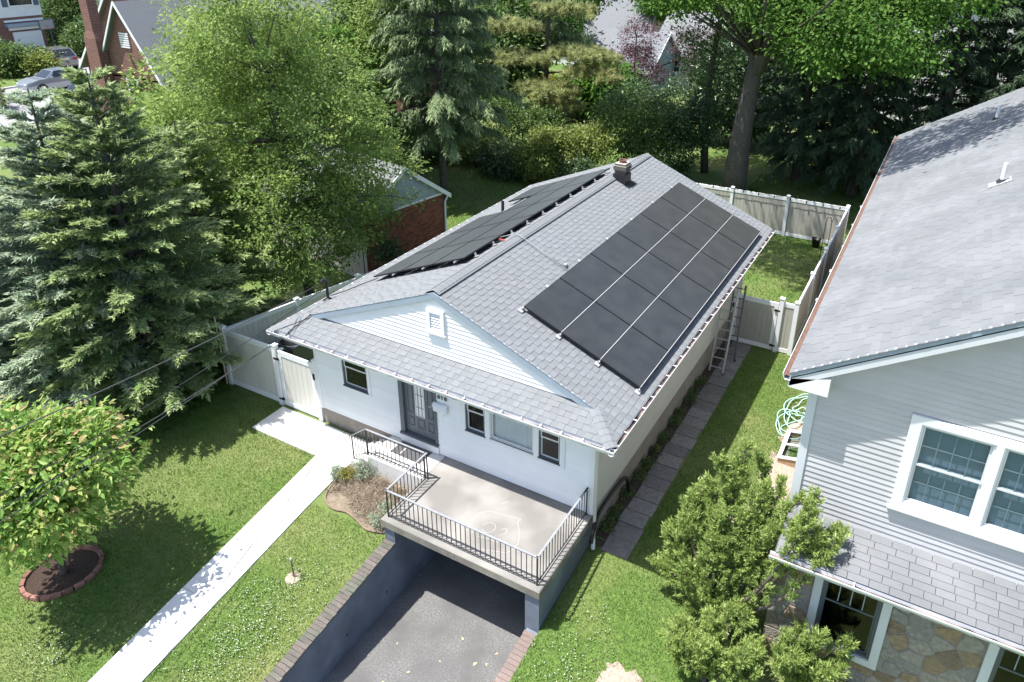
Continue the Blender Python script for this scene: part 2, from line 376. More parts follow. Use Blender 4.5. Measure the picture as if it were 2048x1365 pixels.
while y > -9:
    y2 = y - 1.3
    slab([(xl(y2), y2), (xl(y2) + .91, y2), (xl(y) + .95 - .04 * min(1, (-.345 - y)), y), (xl(y), y)], t); y = y2 - .008
for a_, b_ in ((-5.3, -4.19), (-4.18, -3.08), (-3.07, -2.12)):
    slab([(a_, -.335), (b_, -.335), (b_, .70), (a_, .70)], t)

# slate stepping slabs and bare soil along the right wall
soil = MB(); ys = np.linspace(.8, 11, 24)
soil.add([(x, y, float(gz(x, y)) + .012) for y in ys for x in (3.85, 4.16)], [(2 * i, 2 * i + 1, 2 * i + 3, 2 * i + 2) for i in range(23)])
tag(soil.build('soil_strip', 'soil'), kind='structure')
t = tag(bpy.data.objects.new('slate_path', None), kind='structure'); COL.objects.link(t); t.location = (4.45, 5, -3.3)
y = .72
while y < 10.75:
    l = random.uniform(.42, .5); a_ = 4.13 + random.uniform(-.02, .02); b_ = 4.74 + random.uniform(-.03, .03)
    o = slab([(a_, y), (b_, y + random.uniform(-.01, .01)), (b_, y + l), (a_, y + l)], t, 'slate paver', .03 + random.uniform(0, .012), 'paver')
    for q in o.data.attributes['tint'].data: q.value = 0
    tv = random.random(); o.data.attributes['tint'].data.foreach_set('value', [tv] * len(o.data.polygons))
    y += l + .018
# bare sandy patches
def patch(name, cx, cy, rx, ry, material, up=.012, seed=0, rag=.25):
    r = random.Random(seed); n = 26; m = MB(); pts = []
    for k in range(n):
        q = 1 + r.uniform(-rag, rag); pts.append((cx + rx * q * math.cos(2 * math.pi * k / n), cy + ry * q * math.sin(2 * math.pi * k / n)))
    vs = [(cx, cy, float(gz(cx, cy)) + up + .01)] + [(x, y, float(gz(x, y)) + up * .4) for x, y in pts]
    m.add(vs, [(0, 1 + k, 1 + (k + 1) % n) for k in range(n)])
    return tag(m.build(name, material), kind='structure')
PATCH = [(6.95, 4.6, .42, 1.7, 3), (7.15, 7.0, .55, .7, 4), (5.65, -1.75, .40, .35, 5), (6.6, 3.2, .35, .5, 9)]
for p in PATCH: patch('sandy_soil', p[0], p[1], p[2], p[3], 'sandy soil', seed=p[4])

# ================================================================ ROOF SHINGLES (shared by both houses)
CAMP = Vector(cam.location)
def shingle_meshes(material, ws, e, ts, g=.0015):
    out = []
    for w_ in ws:
        for th in ts:
            for q in (0., .2, .4, .6, .8, 1.):
                b = MB().hexa([(g, 0, -.004), (w_ - g, 0, -.004), (w_ - g, e * 1.12, -.01), (g, e * 1.12, -.01),
                               (g, 0, th), (w_ - g, 0, th), (w_ - g, e * 1.12, .001), (g, e * 1.12, .001)])
                out.append((w_, piece('shingle', b, material, q), b.v, b.f, q))
    return out
def shingle_field(root, planes, meshes, e, n_obj, material, alt=None):
    """planes: (origin, U, V, span(v) -> u range of a course, vlen, skip(u, v)); the nearest n_obj pieces become objects, the rest one mesh"""
    allp = []
    for O, U, Vv, span, vl, skip in planes:
        U = Vector(U).normalized(); Vv = Vector(Vv).normalized(); Nn = U.cross(Vv); O = Vector(O)
        v = 0.; row = 0
        while v < vl - .02:
            u0, u1 = span(v + e / 2); u = u0; flip = row % 2; first = random.uniform(.3, 1.)
            while u < u1 - .01:
                k = random.choice(alt[flip] if alt else meshes); flip = 1 - flip if alt else 0; w_ = min(k[0] * first, u1 - u); first = 1.
                if not skip(u + w_ / 2, v + e / 2): allp.append((O + U * u + Vv * v, U * (w_ / k[0]), Vv, Nn, k))
                u += w_
            v += e; row += 1
    allp.sort(key=lambda p: (p[0] - CAMP).length)
    for p in allp[:n_obj]: inst('shingle', p[4][1], frame(p[0], p[1], p[2], p[3]), root)
    Vs = []; Fs = []; Ts = []; o = 0
    for p in allp[n_obj:]:
        A = np.array(p[4][2]) @ np.array([p[1], p[2], p[3]]) + np.array(p[0])
        Vs.append(A); Fs.append(np.array(p[4][3]) + o); Ts += [p[4][4]] * 6; o += 8
    if Vs: tag(npmesh('shingles', np.concatenate(Vs), np.concatenate(Fs), material, Ts, root), kind='stuff')

# ================================================================ THE WHITE HOUSE
H_, A_ = 1.897, 4.6; K = H_ / A_; CO = 1 / math.hypot(1, K); SI = K * CO
house = thing('house', 'white single storey house with grey shingle roof, gable front and solar panels', 'house', (0, 6, -3))
# core and foundation
m = MB(); m.box(-3.88, 3.86, .87, 12.3, -2.43, -.1); m.build('wall', 'white siding', house)
m = MB(); m.box(-3.86, 3.84, .80, 12.28, -4.6, -2.435); m.build('foundation', 'concrete foundation', house)
def plank(parent, O, U, Nn, a0, a1, b0, b1, z0, z1, thick, proud, material, tint):
    """one lap-siding board: along U from a0..a1 at the bottom and b0..b1 at the top, proud at its lower edge"""
    O = Vector(O); U = Vector(U); Nn = Vector(Nn); Z = Vector((0, 0, 1))
    P = lambda u, z, d: O + U * u + Z * z + Nn * d
    m = MB(); m.hexa([P(a0, z0, -thick), P(a1, z0, -thick), P(a1, z0, proud), P(a0, z0, proud),
                      P(b0, z1, -thick), P(b1, z1, -thick), P(b1, z1, proud * .15), P(b0, z1, proud * .15)], tint)
    return m.build('siding_board', material, parent)
def siding(parent, O, U, Nn, u0, u1, z0, z1, e, openings, material, thick=.1, proud=.016, lim=None):
    z = z0
    while z < z1 - .01:
        zt = min(z + e, z1); segs = [(u0, u1, u0, u1)]
        if lim: a, b = lim(z); c, d = lim(zt); segs = [(a, b, c, d)] if b - a > .05 else []
        for (oa, ob, oz0, oz1) in openings:
            if oz0 < zt - .01 and oz1 > z + .01:
                ns = []
                for s in segs:
                    if ob <= s[0] or oa >= s[1]: ns.append(s); continue
                    if oa > s[0] + .02: ns.append((s[0], oa, min(s[2], oa), oa))
                    if ob < s[1] - .02: ns.append((ob, s[1], ob, s[3]))
                segs = ns
        for s in segs: plank(parent, O, U, Nn, *s, z, zt - .005, thick, proud, material, random.random())
        z += e
WY = .75
DOOR = (-1.22, -.13, -2.43, -.12); WIN1 = (-3.06, -2.10, -1.52, -.30); TRI = (.56, 3.20, -1.52, -.26)
siding(house, (0, WY + .02, 0), (1, 0, 0), (0, -1, 0), -3.80, 3.78, -2.43, -.12, .102, [DOOR, WIN1, TRI], 'white siding', thick=.095, proud=.02)
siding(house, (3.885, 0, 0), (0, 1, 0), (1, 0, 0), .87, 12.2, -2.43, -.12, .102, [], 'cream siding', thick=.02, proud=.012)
for x0, x1 in ((-3.90, -3.80), (3.78, 3.905)):
    m = MB(); m.box(x0, x1, WY - .012, WY + .12, -2.44, -.12); m.build('corner_board', 'white vinyl', house)
m = MB(); m.box(3.86, 3.908, 12.2, 12.31, -2.44, -.12); m.build('corner_board', 'white vinyl', house)

# roof deck, soffit, fascia, rakes
def rz(x): return H_ - abs(x) * K
m = MB()
for sgn in (1, -1):
    pts = [(0, .72), (3.88, .72), (4.49, .11), (4.49, 12.88), (0, 12.88)]
    m.poly([(sgn * x, y, rz(x) - .022) for x, y in pts], (0, 0, -.09))
m.poly([(-4.47, .12, .12 * K - .022), (4.47, .12, .12 * K - .022), (3.8, .78, .78 * K - .022), (-3.8, .78, .78 * K - .022)], (0, 0, -.07))
deck = m.build('roof', 'roof felt', house)
m = MB(); m.box(-4.45, 4.45, .13, .76, -.13, -.105); m.box(3.9, 4.45, .76, 12.85, -.13, -.105); m.box(-4.45, -3.9, .76, 12.85, -.13, -.105)
m.build('soffit', 'white vinyl', house)
m = MB(); m.box(-4.48, 4.48, .112, .13, -.15, .03); m.build('fascia', 'white vinyl', house)
for sx in (1, -1):
    m = MB(); m.box(min(sx * 4.46, sx * 4.482), max(sx * 4.46, sx * 4.482), .13, 12.88, -.15, .03); m.build('fascia', 'white vinyl', house)
    for y0, y1, nm in ((.690, .728, 'rake_board'), (12.87, 12.90, 'rake_board')):
        xo = 3.92 if y0 < 1 else 4.5
        m = MB(); m.poly([(0, y0, H_ - .008), (sx * xo, y0, rz(xo) - .008), (sx * xo, y0, rz(xo) - .05 if y0 < 1 else rz(xo) - .15), (sx * (xo - .28) if y0 < 1 else sx * xo, y0, rz(xo - .28) - .165 if y0 < 1 else rz(xo) - .16), (0, y0, H_ - .165)], (0, y1 - y0, 0)); m.build(nm, 'blue grey trim', house)
m = MB(); m.poly([(-4.4, 12.25, -.1), (4.4, 12.25, -.1), (0, 12.25, H_ - .12)], (0, .06, 0)); m.build('back_gable', 'white siding', house)
# gable front: lap boards over a backing, vent
GYF = .74
m = MB(); m.poly([(-3.7, GYF + .02, .30), (3.7, GYF + .02, .30), (0, GYF + .02, H_ - .12)], (0, .05, 0)); m.build('gable_backing', 'white siding', house)
VENT = (-.22, .24, .90, 1.47)
siding(house, (0, GYF + .015, 0), (1, 0, 0), (0, -1, 0), 0, 0, K * GYF + .015, H_ - .15, .104, [VENT], 'white siding', thick=.03, proud=.017,
       lim=lambda z: (-(H_ - .13 - z) / K, (H_ - .13 - z) / K))
vt = MB()
for x0, x1, z0, z1 in ((-.22, -.13, .90, 1.47), (.15, .24, .90, 1.47), (-.13, .15, 1.38, 1.47), (-.13, .15, .90, .99)): vt.box(x0, x1, GYF - .05, GYF + .02, z0, z1)
vt.box(-.25, .27, GYF - .07, GYF + .02, .875, .90)
vent = vt.build('gable_vent', 'white vinyl', house)
m = MB(); m.box(-.13, .15, GYF + .012, GYF + .02, .99, 1.38); m.build('screen', 'interior dark', vent)
for i in range(6):
    z = 1.0 + i * .063; m = MB(); m.hexa([(-.13, GYF - .035, z), (.15, GYF - .035, z), (.15, GYF - .025, z), (-.13, GYF - .025, z), (-.13, GYF, z + .045), (.15, GYF, z + .045), (.15, GYF + .01, z + .045), (-.13, GYF + .01, z + .045)]); m.build('louvre', 'white vinyl', vent)

# shingles
AR = dict(y0=1.9135, du=1.6691, s0=1.5763, ds=1.0183)     # right solar array: along y and down the slope
SL = A_ / CO
def ymin(v): x = 4.5 - v * CO; return .685 if x < 3.9 else max(.11, 4.6 - x)
def skip_right(u, v): y = u; s = (4.5 / CO) - v; return s < .10 or (2.25 < y < 11.7 and 1.85 < s < 4.45)
def skip_left(u, v): y = 12.9 - u; s = (4.5 / CO) - v; return s < .10 or (3. < y < 7.3 and .8 < s < 3.5) or (7.3 < y < 10.8 and .8 < s < 2.5)
sm = shingle_meshes('shingle', (.135, .15, .165), .143, (.006, .0125))
ALT = ([k for k in sm if k[2][4][2] < .01 and k[4] <= .6], [k for k in sm if k[2][4][2] > .01 and k[4] >= .4])
e = .143
shingle_field(house, [((4.5, 0, rz(4.5) - .012), (0, 1, 0), (-CO, 0, SI), lambda v: (ymin(v), 12.9), 4.5 / CO, skip_right),
                      ((-4.5, 12.9, rz(4.5) - .012), (0, -1, 0), (CO, 0, SI), lambda v: (0, 12.9 - ymin(v)), 4.5 / CO, skip_left),
                      ((0, .10, .10 * K - .012), (1, 0, 0), (0, CO, SI), lambda v: (-4.5 + v * CO, 4.5 - v * CO), .68, lambda u, v: False)], sm, e, 300, 'shingle', ALT)
# ridge and hip caps
rc = []
for q in (.8, .9, 1., .7):
    b = MB(); b.add([(-.27, 0, -.27 * K), (-.09, 0, -.06 * K), (0, 0, .012), (.09, 0, -.06 * K), (.15, 0, -.15 * K), (-.27, .17, -.27 * K - .006), (-.09, .17, -.06 * K - .006), (0, .17, .004), (.09, .17, -.06 * K - .006), (.15, .17, -.15 * K - .006)],
          [(0, 1, 6, 5), (1, 2, 7, 6), (2, 3, 8, 7), (3, 4, 9, 8)]); rc.append(piece('ridge_cap', b, 'shingle', q))
y = .70
while y < 12.75: inst('ridge_cap', random.choice(rc), frame((0, y, H_ + .035), (1, 0, 0), (0, 1, 0), (0, 0, 1)), house); y += .148
m = MB(); m.box(-.13, .115, .8, 12.7, H_ - .12, H_ - .004); m.build('ridge_vent', 'black plastic', house)
for sx in (1, -1):
    d = Vector((-sx, 1, K)).normalized(); u = Vector((1, sx, 0)).normalized() * sx; n = u.cross(d) if u.cross(d).z > 0 else d.cross(u)
    u = d.cross(n)
    b = MB(); b.add([(-.14, 0, -.03), (-.05, 0, .006), (.05, 0, .006), (.14, 0, -.03), (-.14, .2, -.04), (-.05, .2, -.002), (.05, .2, -.002), (.14, .2, -.04)], [(0, 1, 5, 4), (1, 2, 6, 5), (2, 3, 7, 6)])
    hc = [piece('hip_cap', b, 'shingle', q) for q in (.6, .75, .9)]
    for i in range(6):
        p = Vector((sx * 4.52, .08, .08 * K + .01)) + d * (i * .155); inst('hip_cap', hc[i % 3], frame(p, u, d, n), house)

# gutters, hangers, leaf litter, downspout
def gut(p0, p1, out, parent, w_=.115, h=.10, material='white vinyl', litter='wet litter', fill=.4, hang=.45):
    """open trough from p0 to p1 whose outer top lip is that line; 'out' points away from the roof"""
    p0 = Vector(p0); p1 = Vector(p1); o = Vector(out); Z = Vector((0, 0, 1)); m = MB()
    prof = [(-w_, .0), (-w_, -h), (-w_ * .25, -h), (0, -.02), (0, 0), (-.008, 0), (-.012, -.02), (-w_ * .28, -h + .006), (-w_ + .006, -h + .006), (-w_ + .006, 0)]
    vs = [tuple(p + o * a + Z * b) for p in (p0, p1) for a, b in prof]; n = len(prof)
    m.add(vs, [(i, (i + 1) % n, n + (i + 1) % n, n + i) for i in range(n)] + [tuple(range(n))[::-1], tuple(range(n, 2 * n))])
    g_ = m.build('gutter', material, parent)
    L = (p1 - p0).length; d = (p1 - p0).normalized(); k = int(L / hang) if hang else 0
    for i in range(k):
        c = p0 + d * ((i + .5) * L / k); m = MB()
        m.hexa([tuple(c + d * s1 * .012 + o * (-w_ + .01 if s2 else .002) + Z * z) for z in (.0, .008) for s1, s2 in ((-1, 1), (1, 1), (1, 0), (-1, 0))])
        m.build('hanger', material, g_)
    m = MB(); nn = int(L / .08)
    for i in range(nn + 1):
        c = p0 + d * (i * L / nn); hz = -h * (1 - fill) + random.uniform(-.012, .012)
        m.v += [tuple(c + o * (-w_ + .008) + Z * (hz - .005)), tuple(c + o * (-w_ * .5) + Z * (hz + random.uniform(-.006, .012))), tuple(c + o * -.012 + Z * (hz - .006))]
        if i: b = 3 * i; m.f += [(b - 3, b, b + 1, b - 2), (b - 2, b + 1, b + 2, b - 1)]; m.t += [.5, .5]
    m.build('leaf_litter', litter, g_)
    return g_
gut((-4.6, 0, 0), (4.6, 0, 0), (0, -1, 0), house)
gut((4.6, .0, 0), (4.6, 12.9, 0), (1, 0, 0), house, litter='wet litter', fill=.5)
gut((-4.6, 12.9, 0), (-4.6, 0, 0), (-1, 0, 0), house)
m = MB(); m.tube([(4.45, .12, -.09), (4.3, .3, -.16), (3.98, .68, -.30), (3.97, .70, -.5), (3.97, .70, -2.6), (3.97, .68, -3.05)], .036, 8)
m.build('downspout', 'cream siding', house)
m = MB(); m.tube([(3.97, .68, -3.0), (3.99, .64, -3.24)], .045, 8); m.build('downspout_outlet', 'pipe white', house)

# windows
def pleats(x0, x1, y, z0, z1, n, amp, material, parent, facing=-1):
    k = n * 6; m = MB()
    for i in range(k + 1):
        x = x0 + (x1 - x0) * i / k; d = amp * math.sin(i / 6 * 2 * math.pi) + amp * .4 * math.sin(i * .7)
        m.v += [(x, y + d, z0), (x, y + d, z1)]
        if i: b = 2 * i; m.f.append((b - 2, b, b + 1, b - 1)); m.t.append(.5)
    return m.build('curtain', material, parent, True)
def window(parent, x0, x1, z0, z1, y, frame_m, sash_m, glass_m, hung=True, curtain='curtain', depth=.1, trim=.05, sill=True, grid=None):
    """front-facing unit: y = outer face; recess runs into +y"""
    m = MB()
    for a, b, c, d in ((x0, x0 + trim, z0, z1), (x1 - trim, x1, z0, z1), (x0 + trim, x1 - trim, z1 - trim, z1), (x0 + trim, x1 - trim, z0, z0 + trim)): m.box(a, b, y, y + depth, c, d)
    if sill: m.box(x0 - .02, x1 + .02, y - .03, y + .02, z0 - .03, z0)
    wdw = m.build('window', frame_m, parent)
    xa, xb, za, zb = x0 + trim, x1 - trim, z0 + trim, z1 - trim; zm = za + (zb - za) * .5
    bands = [(za, zm + .02, y + .045), (zm - .02, zb, y + .022)] if hung else [(za, zb, y + .03)]
    for c, d, yy in bands:
        m = MB(); s = .035
        for q in ((xa, xa + s, c, d), (xb - s, xb, c, d), (xa + s, xb - s, c, c + s), (xa + s, xb - s, d - s, d)): m.box(q[0], q[1], yy, yy + .022, q[2], q[3])
        m.build('sash', sash_m, wdw)
        m = MB(); m.box(xa + s, xb - s, yy + .008, yy + .012, c + s, d - s); m.build('pane', glass_m, wdw)
        if grid:
            gx_, gz_ = grid
            ms = 'muntin' if grid else sash_m
            for i in range(1, gx_):
                q = xa + s + (xb - xa - 2 * s) * i / gx_; m = MB(); m.box(q - .007, q + .007, yy + .013, yy + .02, c + s, d - s); m.build('muntin', ms, wdw)
            for i in range(1, gz_):
                q = c + s + (d - c - 2 * s) * i / gz_; m = MB(); m.box(xa + s, xb - s, yy + .0132, yy + .0198, q - .007, q + .007); m.build('muntin', ms, wdw)
    if curtain: pleats(xa, xb, y + depth - .018, za, zb, max(3, int((xb - xa) / .09)), .008, curtain, wdw)
    m = MB(); m.box(xa, xb, y + depth - .004, y + depth - .001, za, zb); m.build('interior', 'interior dark', wdw)
    return wdw
m = MB()
for a, b, c, d in ((-3.06, -2.97, -1.52, -.30), (-2.19, -2.10, -1.52, -.30), (-2.97, -2.19, -1.52, -1.44), (-2.97, -2.19, -.37, -.30)): m.box(a, b, WY - .012, WY + .1, c, d)
m.build('window_trim', 'white vinyl', house)
window(house, -2.97, -2.19, -1.44, -.37, WY + .005, 'door frame grey', 'window sash', 'pane glass dark', curtain='curtain dim', trim=.03, depth=.11)
m = MB()
for a, b, c, d in ((.56, .68, -1.52, -.26), (1.20, 1.33, -1.52, -.26), (2.44, 2.57, -1.52, -.26), (3.08, 3.20, -1.52, -.26)): m.box(a, b, WY - .014, WY + .1, c, d)
for a, b in ((.68, 1.20), (1.33, 2.44), (2.57, 3.08)): m.box(a, b, WY - .012, WY + .1, -1.52, -1.42); m.box(a, b, WY - .012, WY + .1, -.36, -.26)
m.build('window_trim', 'white vinyl', house)
window(house, .68, 1.20, -1.42, -.36, WY + .005, 'door frame grey', 'window sash', 'pane glass dark', curtain='curtain dim', trim=.025, depth=.11)
window(house, 1.33, 2.44, -1.42, -.36, WY + .01, 'window sash', 'window sash', 'pane glass', hung=False, trim=.025, depth=.105)
window(house, 2.57, 3.08, -1.42, -.36, WY + .005, 'door frame grey', 'window sash', 'pane glass dark', curtain='curtain dim', trim=.025, depth=.11)

# front door
m = MB(); m.box(-1.22, -1.10, WY - .02, WY + .11, -2.17, -.12); m.box(-.20, -.13, WY - .02, WY + .11, -2.17, -.12); m.box(-1.10, -.20, WY - .02, WY + .11, -.19, -.12)
dr = m.build('door', 'door frame grey', house)
m = MB(); m.box(-1.10, -.20, WY + .06, WY + .105, -2.15, -.19); leaf = m.build('door_leaf', 'door grey', dr)
for a, b, c, d in ((-1.02, -.86, -1.95, -1.70), (-.75, -.55, -1.95, -1.70), (-.44, -.28, -1.95, -1.70), (-1.02, -.86, -1.58, -.45), (-.44, -.28, -1.58, -.45)):
    m = MB()
    for q in ((a, a + .02, c, d), (b - .02, b, c, d), (a + .02, b - .02, c, c + .02), (a + .02, b - .02, d - .02, d)): m.box(q[0], q[1], WY + .045, WY + .062, q[2], q[3])
    m.build('panel_mould', 'door grey', dr)
m = MB()
for q in ((-.79, -.765, -1.6, -.42), (-.535, -.51, -1.6, -.42), (-.765, -.535, -1.6, -1.575), (-.765, -.535, -.445, -.42)): m.box(q[0], q[1], WY + .04, WY + .062, q[2], q[3])
m.build('glass_frame', 'window sash', dr)
m = MB(); m.box(-.765, -.535, WY + .05, WY + .056, -1.575, -.445); m.build('pane', 'curtain', dr)
for q in (-.70, -.60): m = MB(); m.box(q - .006, q + .006, WY + .044, WY + .052, -1.575, -.445); m.build('glass_bar', 'wrought iron', dr)
for q in (-1.35, -1.0, -.65): m = MB(); m.box(-.765, -.535, WY + .0445, WY + .0515, q - .006, q + .006); m.build('glass_bar', 'wrought iron', dr)
m = MB(); m.tube([(-.28, WY + .06, -1.16), (-.28, WY - .01, -1.16), (-.36, WY - .015, -1.16)], .014, 8); m.box(-.31, -.25, WY + .045, WY + .062, -1.24, -1.08); m.build('handle', 'aluminium', dr)
m = MB(); m.box(-1.24, -.11, WY - .06, WY + .10, -2.22, -2.17); m.build('threshold', 'door frame grey', dr)
m = MB(); m.box(-1.24, -.11, WY - .035, WY + .08, -2.435, -2.22); m.build('riser', 'white vinyl', dr)
# house number
tc = bpy.data.curves.new('number', 'FONT'); tc.body = '616'; tc.size = .17; tc.extrude = .008; tc.space_character = 1.12
to = bpy.data.objects.new('number', tc); COL.objects.link(to); bpy.context.view_layer.update()
nm_ = bpy.data.meshes.new_from_object(to); bpy.data.objects.remove(to); nm_.materials.clear(); nm_.materials.append(MATS['black plastic'])
inst('house_number', nm_, frame((-.075, WY - .022, -.83), (1, 0, 0), (0, 0, 1), (0, -1, 0)), house)
t = thing('mailbox', 'white wall mailbox with curved lid under the house number', 'mailbox', (.04, .7, -1.2))
m = MB(); m.poly([(-.16, WY - .09, -1.16), (-.16, WY - .012, -1.16), (-.16, WY - .012, -.97), (-.16, WY - .05, -.965), (-.16, WY - .09, -1.0)], (.36, 0, 0)); m.build('box', 'white vinyl', t)
m = MB(); m.poly([(-.18, WY - .11, -1.03), (-.18, WY - .105, -1.02), (-.18, WY - .05, -.955), (-.18, WY - .012, -.95), (-.18, WY - .012, -.96), (-.18, WY - .055, -.966)], (.40, 0, 0)); m.build('lid', 'white vinyl', t)
m = MB(); m.tube([(.14, WY - .13, -1.12), (.14, WY - .16, -1.16), (.14, WY - .13, -1.20), (.14, WY - .02, -1.20)], .009, 6); m.build('paper_hook', 'white vinyl', t)

# chimney with metal cladding, brick crown and clay pot
ch = MB(); ch.box(.04, .46, 9.87, 10.33, 1.55, 2.02); chim = ch.build('chimney', 'dark metal', house)
for z0, g_ in ((2.02, 0.), (2.087, .02), (2.154, .05), (2.221, .05), (2.288, .02)):
    m = MB(); m.box(.09 - g_, .41 + g_, 9.92 - g_, 10.28 + g_, z0, z0 + .058); m.build('brick_course', 'cap brick', chim)
    m = MB(); m.box(.10 - g_, .40 + g_, 9.93 - g_, 10.27 + g_, z0 + .0575, z0 + .0675); m.build('mortar_bed', 'mortar', chim)
m = MB(); m.lathe((.25, 10.1, 2.355), [(.12, 0), (.11, .07), (.125, .09), (.10, .09), (.09, .02)], 12); m.build('chimney_pot', 'ring brick', chim)
m = MB(); m.box(-.01, .51, 9.82, 10.38, rz(.5) - .03, rz(.5) + .0); m.poly([(.46, 9.84, rz(.46) + .004), (.62, 9.84, rz(.62) + .006), (.62, 10.36, rz(.62) + .006), (.46, 10.36, rz(.46) + .004)], (0, 0, .006)); m.build('flashing', 'dark metal', chim)
m = MB(); m.tube([(-3.06, 8.36, .55), (-3.06, 8.36, 1.02)], .05, 10); m.build('vent_pipe', 'dark metal', house)
# service mast
m = MB(); m.tube([(-4.25, 1.76, .05), (-4.25, 1.76, .62)], .035, 10); m.tube([(-4.25, 1.76, .60), (-4.25, 1.76, .68), (-4.29, 1.70, .72), (-4.33, 1.65, .66)], .05, 8)
mast = m.build('service_mast', 'dark metal', house)
m = MB(); m.lathe((-4.25, 1.76, .13), [(.14, 0), (.06, .05), (.04, .07)], 10); m.build('mast_boot', 'dark metal', mast)
# conduit from one array to the other over the ridge
m = MB(); m.tube([(-.5, 4.15, 1.82), (-.2, 4.15, H_ + .05), (0, 4.2, H_ + .085), (.2, 4.2, rz(.2) + .09), (.7, 4.18, rz(.7) + .07), (1.45, 4.16, rz(1.45) + .07)], .012, 8); m.build('conduit', 'rail cap', house, True)
m = MB(); m.box(1.24, 1.33, 4.26, 4.36, rz(1.27) - .02, rz(1.27) + .05); m.build('junction_box', 'rail cap', house)
m = MB(); m.tube([(-4.22, 1.8, .24), (-3.95, 2.1, .32), (-3.7, 2.5, .42), (-3.4, 2.75, .55)], .012, 6); m.build('roof_cable', 'cable', house)
m = MB(); m.tube([(-3.75, .70, .345), (-3.85, .45, .22), (-3.95, .15, .09), (-3.95, .02, .02)], .012, 6); m.build('roof_cable', 'cable', house)
for x0, y0, dx in ((-.52, 4.12, .25),):
    m = MB(); m.box(x0, x0 + dx, y0, y0 + .03, rz(x0 + dx / 2) + .02, rz(x0 + dx / 2) + .05); m.build('cable_tie', 'red tape', house)

# ---------------------------------------------------------------- solar arrays
def solar(label, loc, cells, sgn, y0, s0, ly, ls, hgt):
    arr = thing('solar_array', label, 'solar panels', loc)
    U = Vector((0, 1, 0)); D = Vector((sgn * CO, 0, -SI)); Nn = Vector((sgn * SI, 0, CO))
    P = lambda s, y, h: Vector((0, y, H_)) + D * s + Nn * h
    def bx(s1, s2, y1, y2, h1, h2): return [tuple(P(s, y, h)) for h in (h1, h2) for s, y in ((s1, y1), (s2, y1), (s2, y2), (s1, y2))]
    fm = MB(); g_ = .010
    sa, sb, ya, yb = g_, ls - g_, g_, ly - g_; f = .012
    for a, b, c, d in ((sa, sa + f, ya, yb), (sb - f, sb, ya, yb), (sa + f, sb - f, ya, ya + f), (sa + f, sb - f, yb - f, yb)): fm.box(a, b, c, d, -.035, .0)
    pm = MB().box(sa + f, sb - f, ya + f, yb - f, -.008, -.0025)
    fme = piece('panel_frame', fm, 'panel frame'); pme = piece('solar_panel', pm, 'panel glass')
    for i, j in cells:
        M = frame(P(s0 + j * ls, y0 + i * ly, hgt), D, U, Nn if sgn > 0 else Nn)
        o = inst('solar_panel', pme, M, arr)
        q = bpy.data.objects.new('panel_frame', fme); COL.objects.link(q); q.parent = o
    return arr, P, bx
cells = [(i, j) for i in range(6) for j in range(3)]
arr, P, bx = solar('large dark solar array of eighteen panels on the right roof slope', (2.8, 7, .9), cells, 1, AR['y0'], AR['s0'], AR['du'], AR['ds'], .13)
ye = AR['y0'] + 6 * AR['du']
for j in (1, 2):
    s = AR['s0'] + j * AR['ds']; m = MB(); m.hexa(bx(s - .009, s + .009, AR['y0'] + .01, ye - .01, .115, .1325)); m.build('rail', 'aluminium', arr)
s = AR['s0'] + 3 * AR['ds']; m = MB(); m.hexa(bx(s - .012, s + .004, AR['y0'], ye, .118, .139)); m.build('rail', 'aluminium', arr)
m = MB(); m.hexa(bx(s + .005, s + .018, AR['y0'] - .005, ye + .005, .02, .134)); m.build('skirt', 'panel frame', arr)
for j in range(4):
    s = AR['s0'] + j * AR['ds']
    m = MB(); m.hexa(bx(s - .06, s + .06, AR['y0'] - .10, AR['y0'] + .05, .012, .03)); m.hexa(bx(s - .02, s + .02, AR['y0'] - .03, AR['y0'] + .05, .0301, .09)); m.build('foot', 'aluminium', arr)
for i in range(6):
    y = AR['y0'] + (i + .75) * AR['du']; s = AR['s0']; m = MB(); m.hexa(bx(s - .10, s + .04, y - .05, y + .05, .012, .03)); m.hexa(bx(s - .02, s + .02, y - .02, y + .02, .0301, .09)); m.build('foot', 'aluminium', arr)
LA = dict(y0=2.62, s0=.52)
cells = [(i, j) for i in range(5) for j in range(3) if not (j == 2 and i == 3)]
arr, P, bx = solar('solar array with one panel left out on the left roof slope', (-2.2, 6.8, .9), cells, -1, LA['y0'], LA['s0'], 1.669, 1.05, .15)
for i in range(5):
    y = LA['y0'] + (i + .5) * 1.669
    for q in (-.4, .4):
        m = MB(); m.hexa(bx(LA['s0'] - .07, LA['s0'] + .05, y + q - .05, y + q + .05, .012, .03)); m.hexa(bx(LA['s0'] - .02, LA['s0'] + .02, y + q - .02, y + q + .02, .0301, .11)); m.build('foot', 'aluminium', arr)
for j in range(3):
    s = LA['s0'] + j * 1.05 + .3; m = MB(); m.hexa(bx(s - .02, s + .02, LA['y0'] - .06, LA['y0'] + 1.669 * 5, .08, .112)); m.build('rail', 'aluminium', arr)

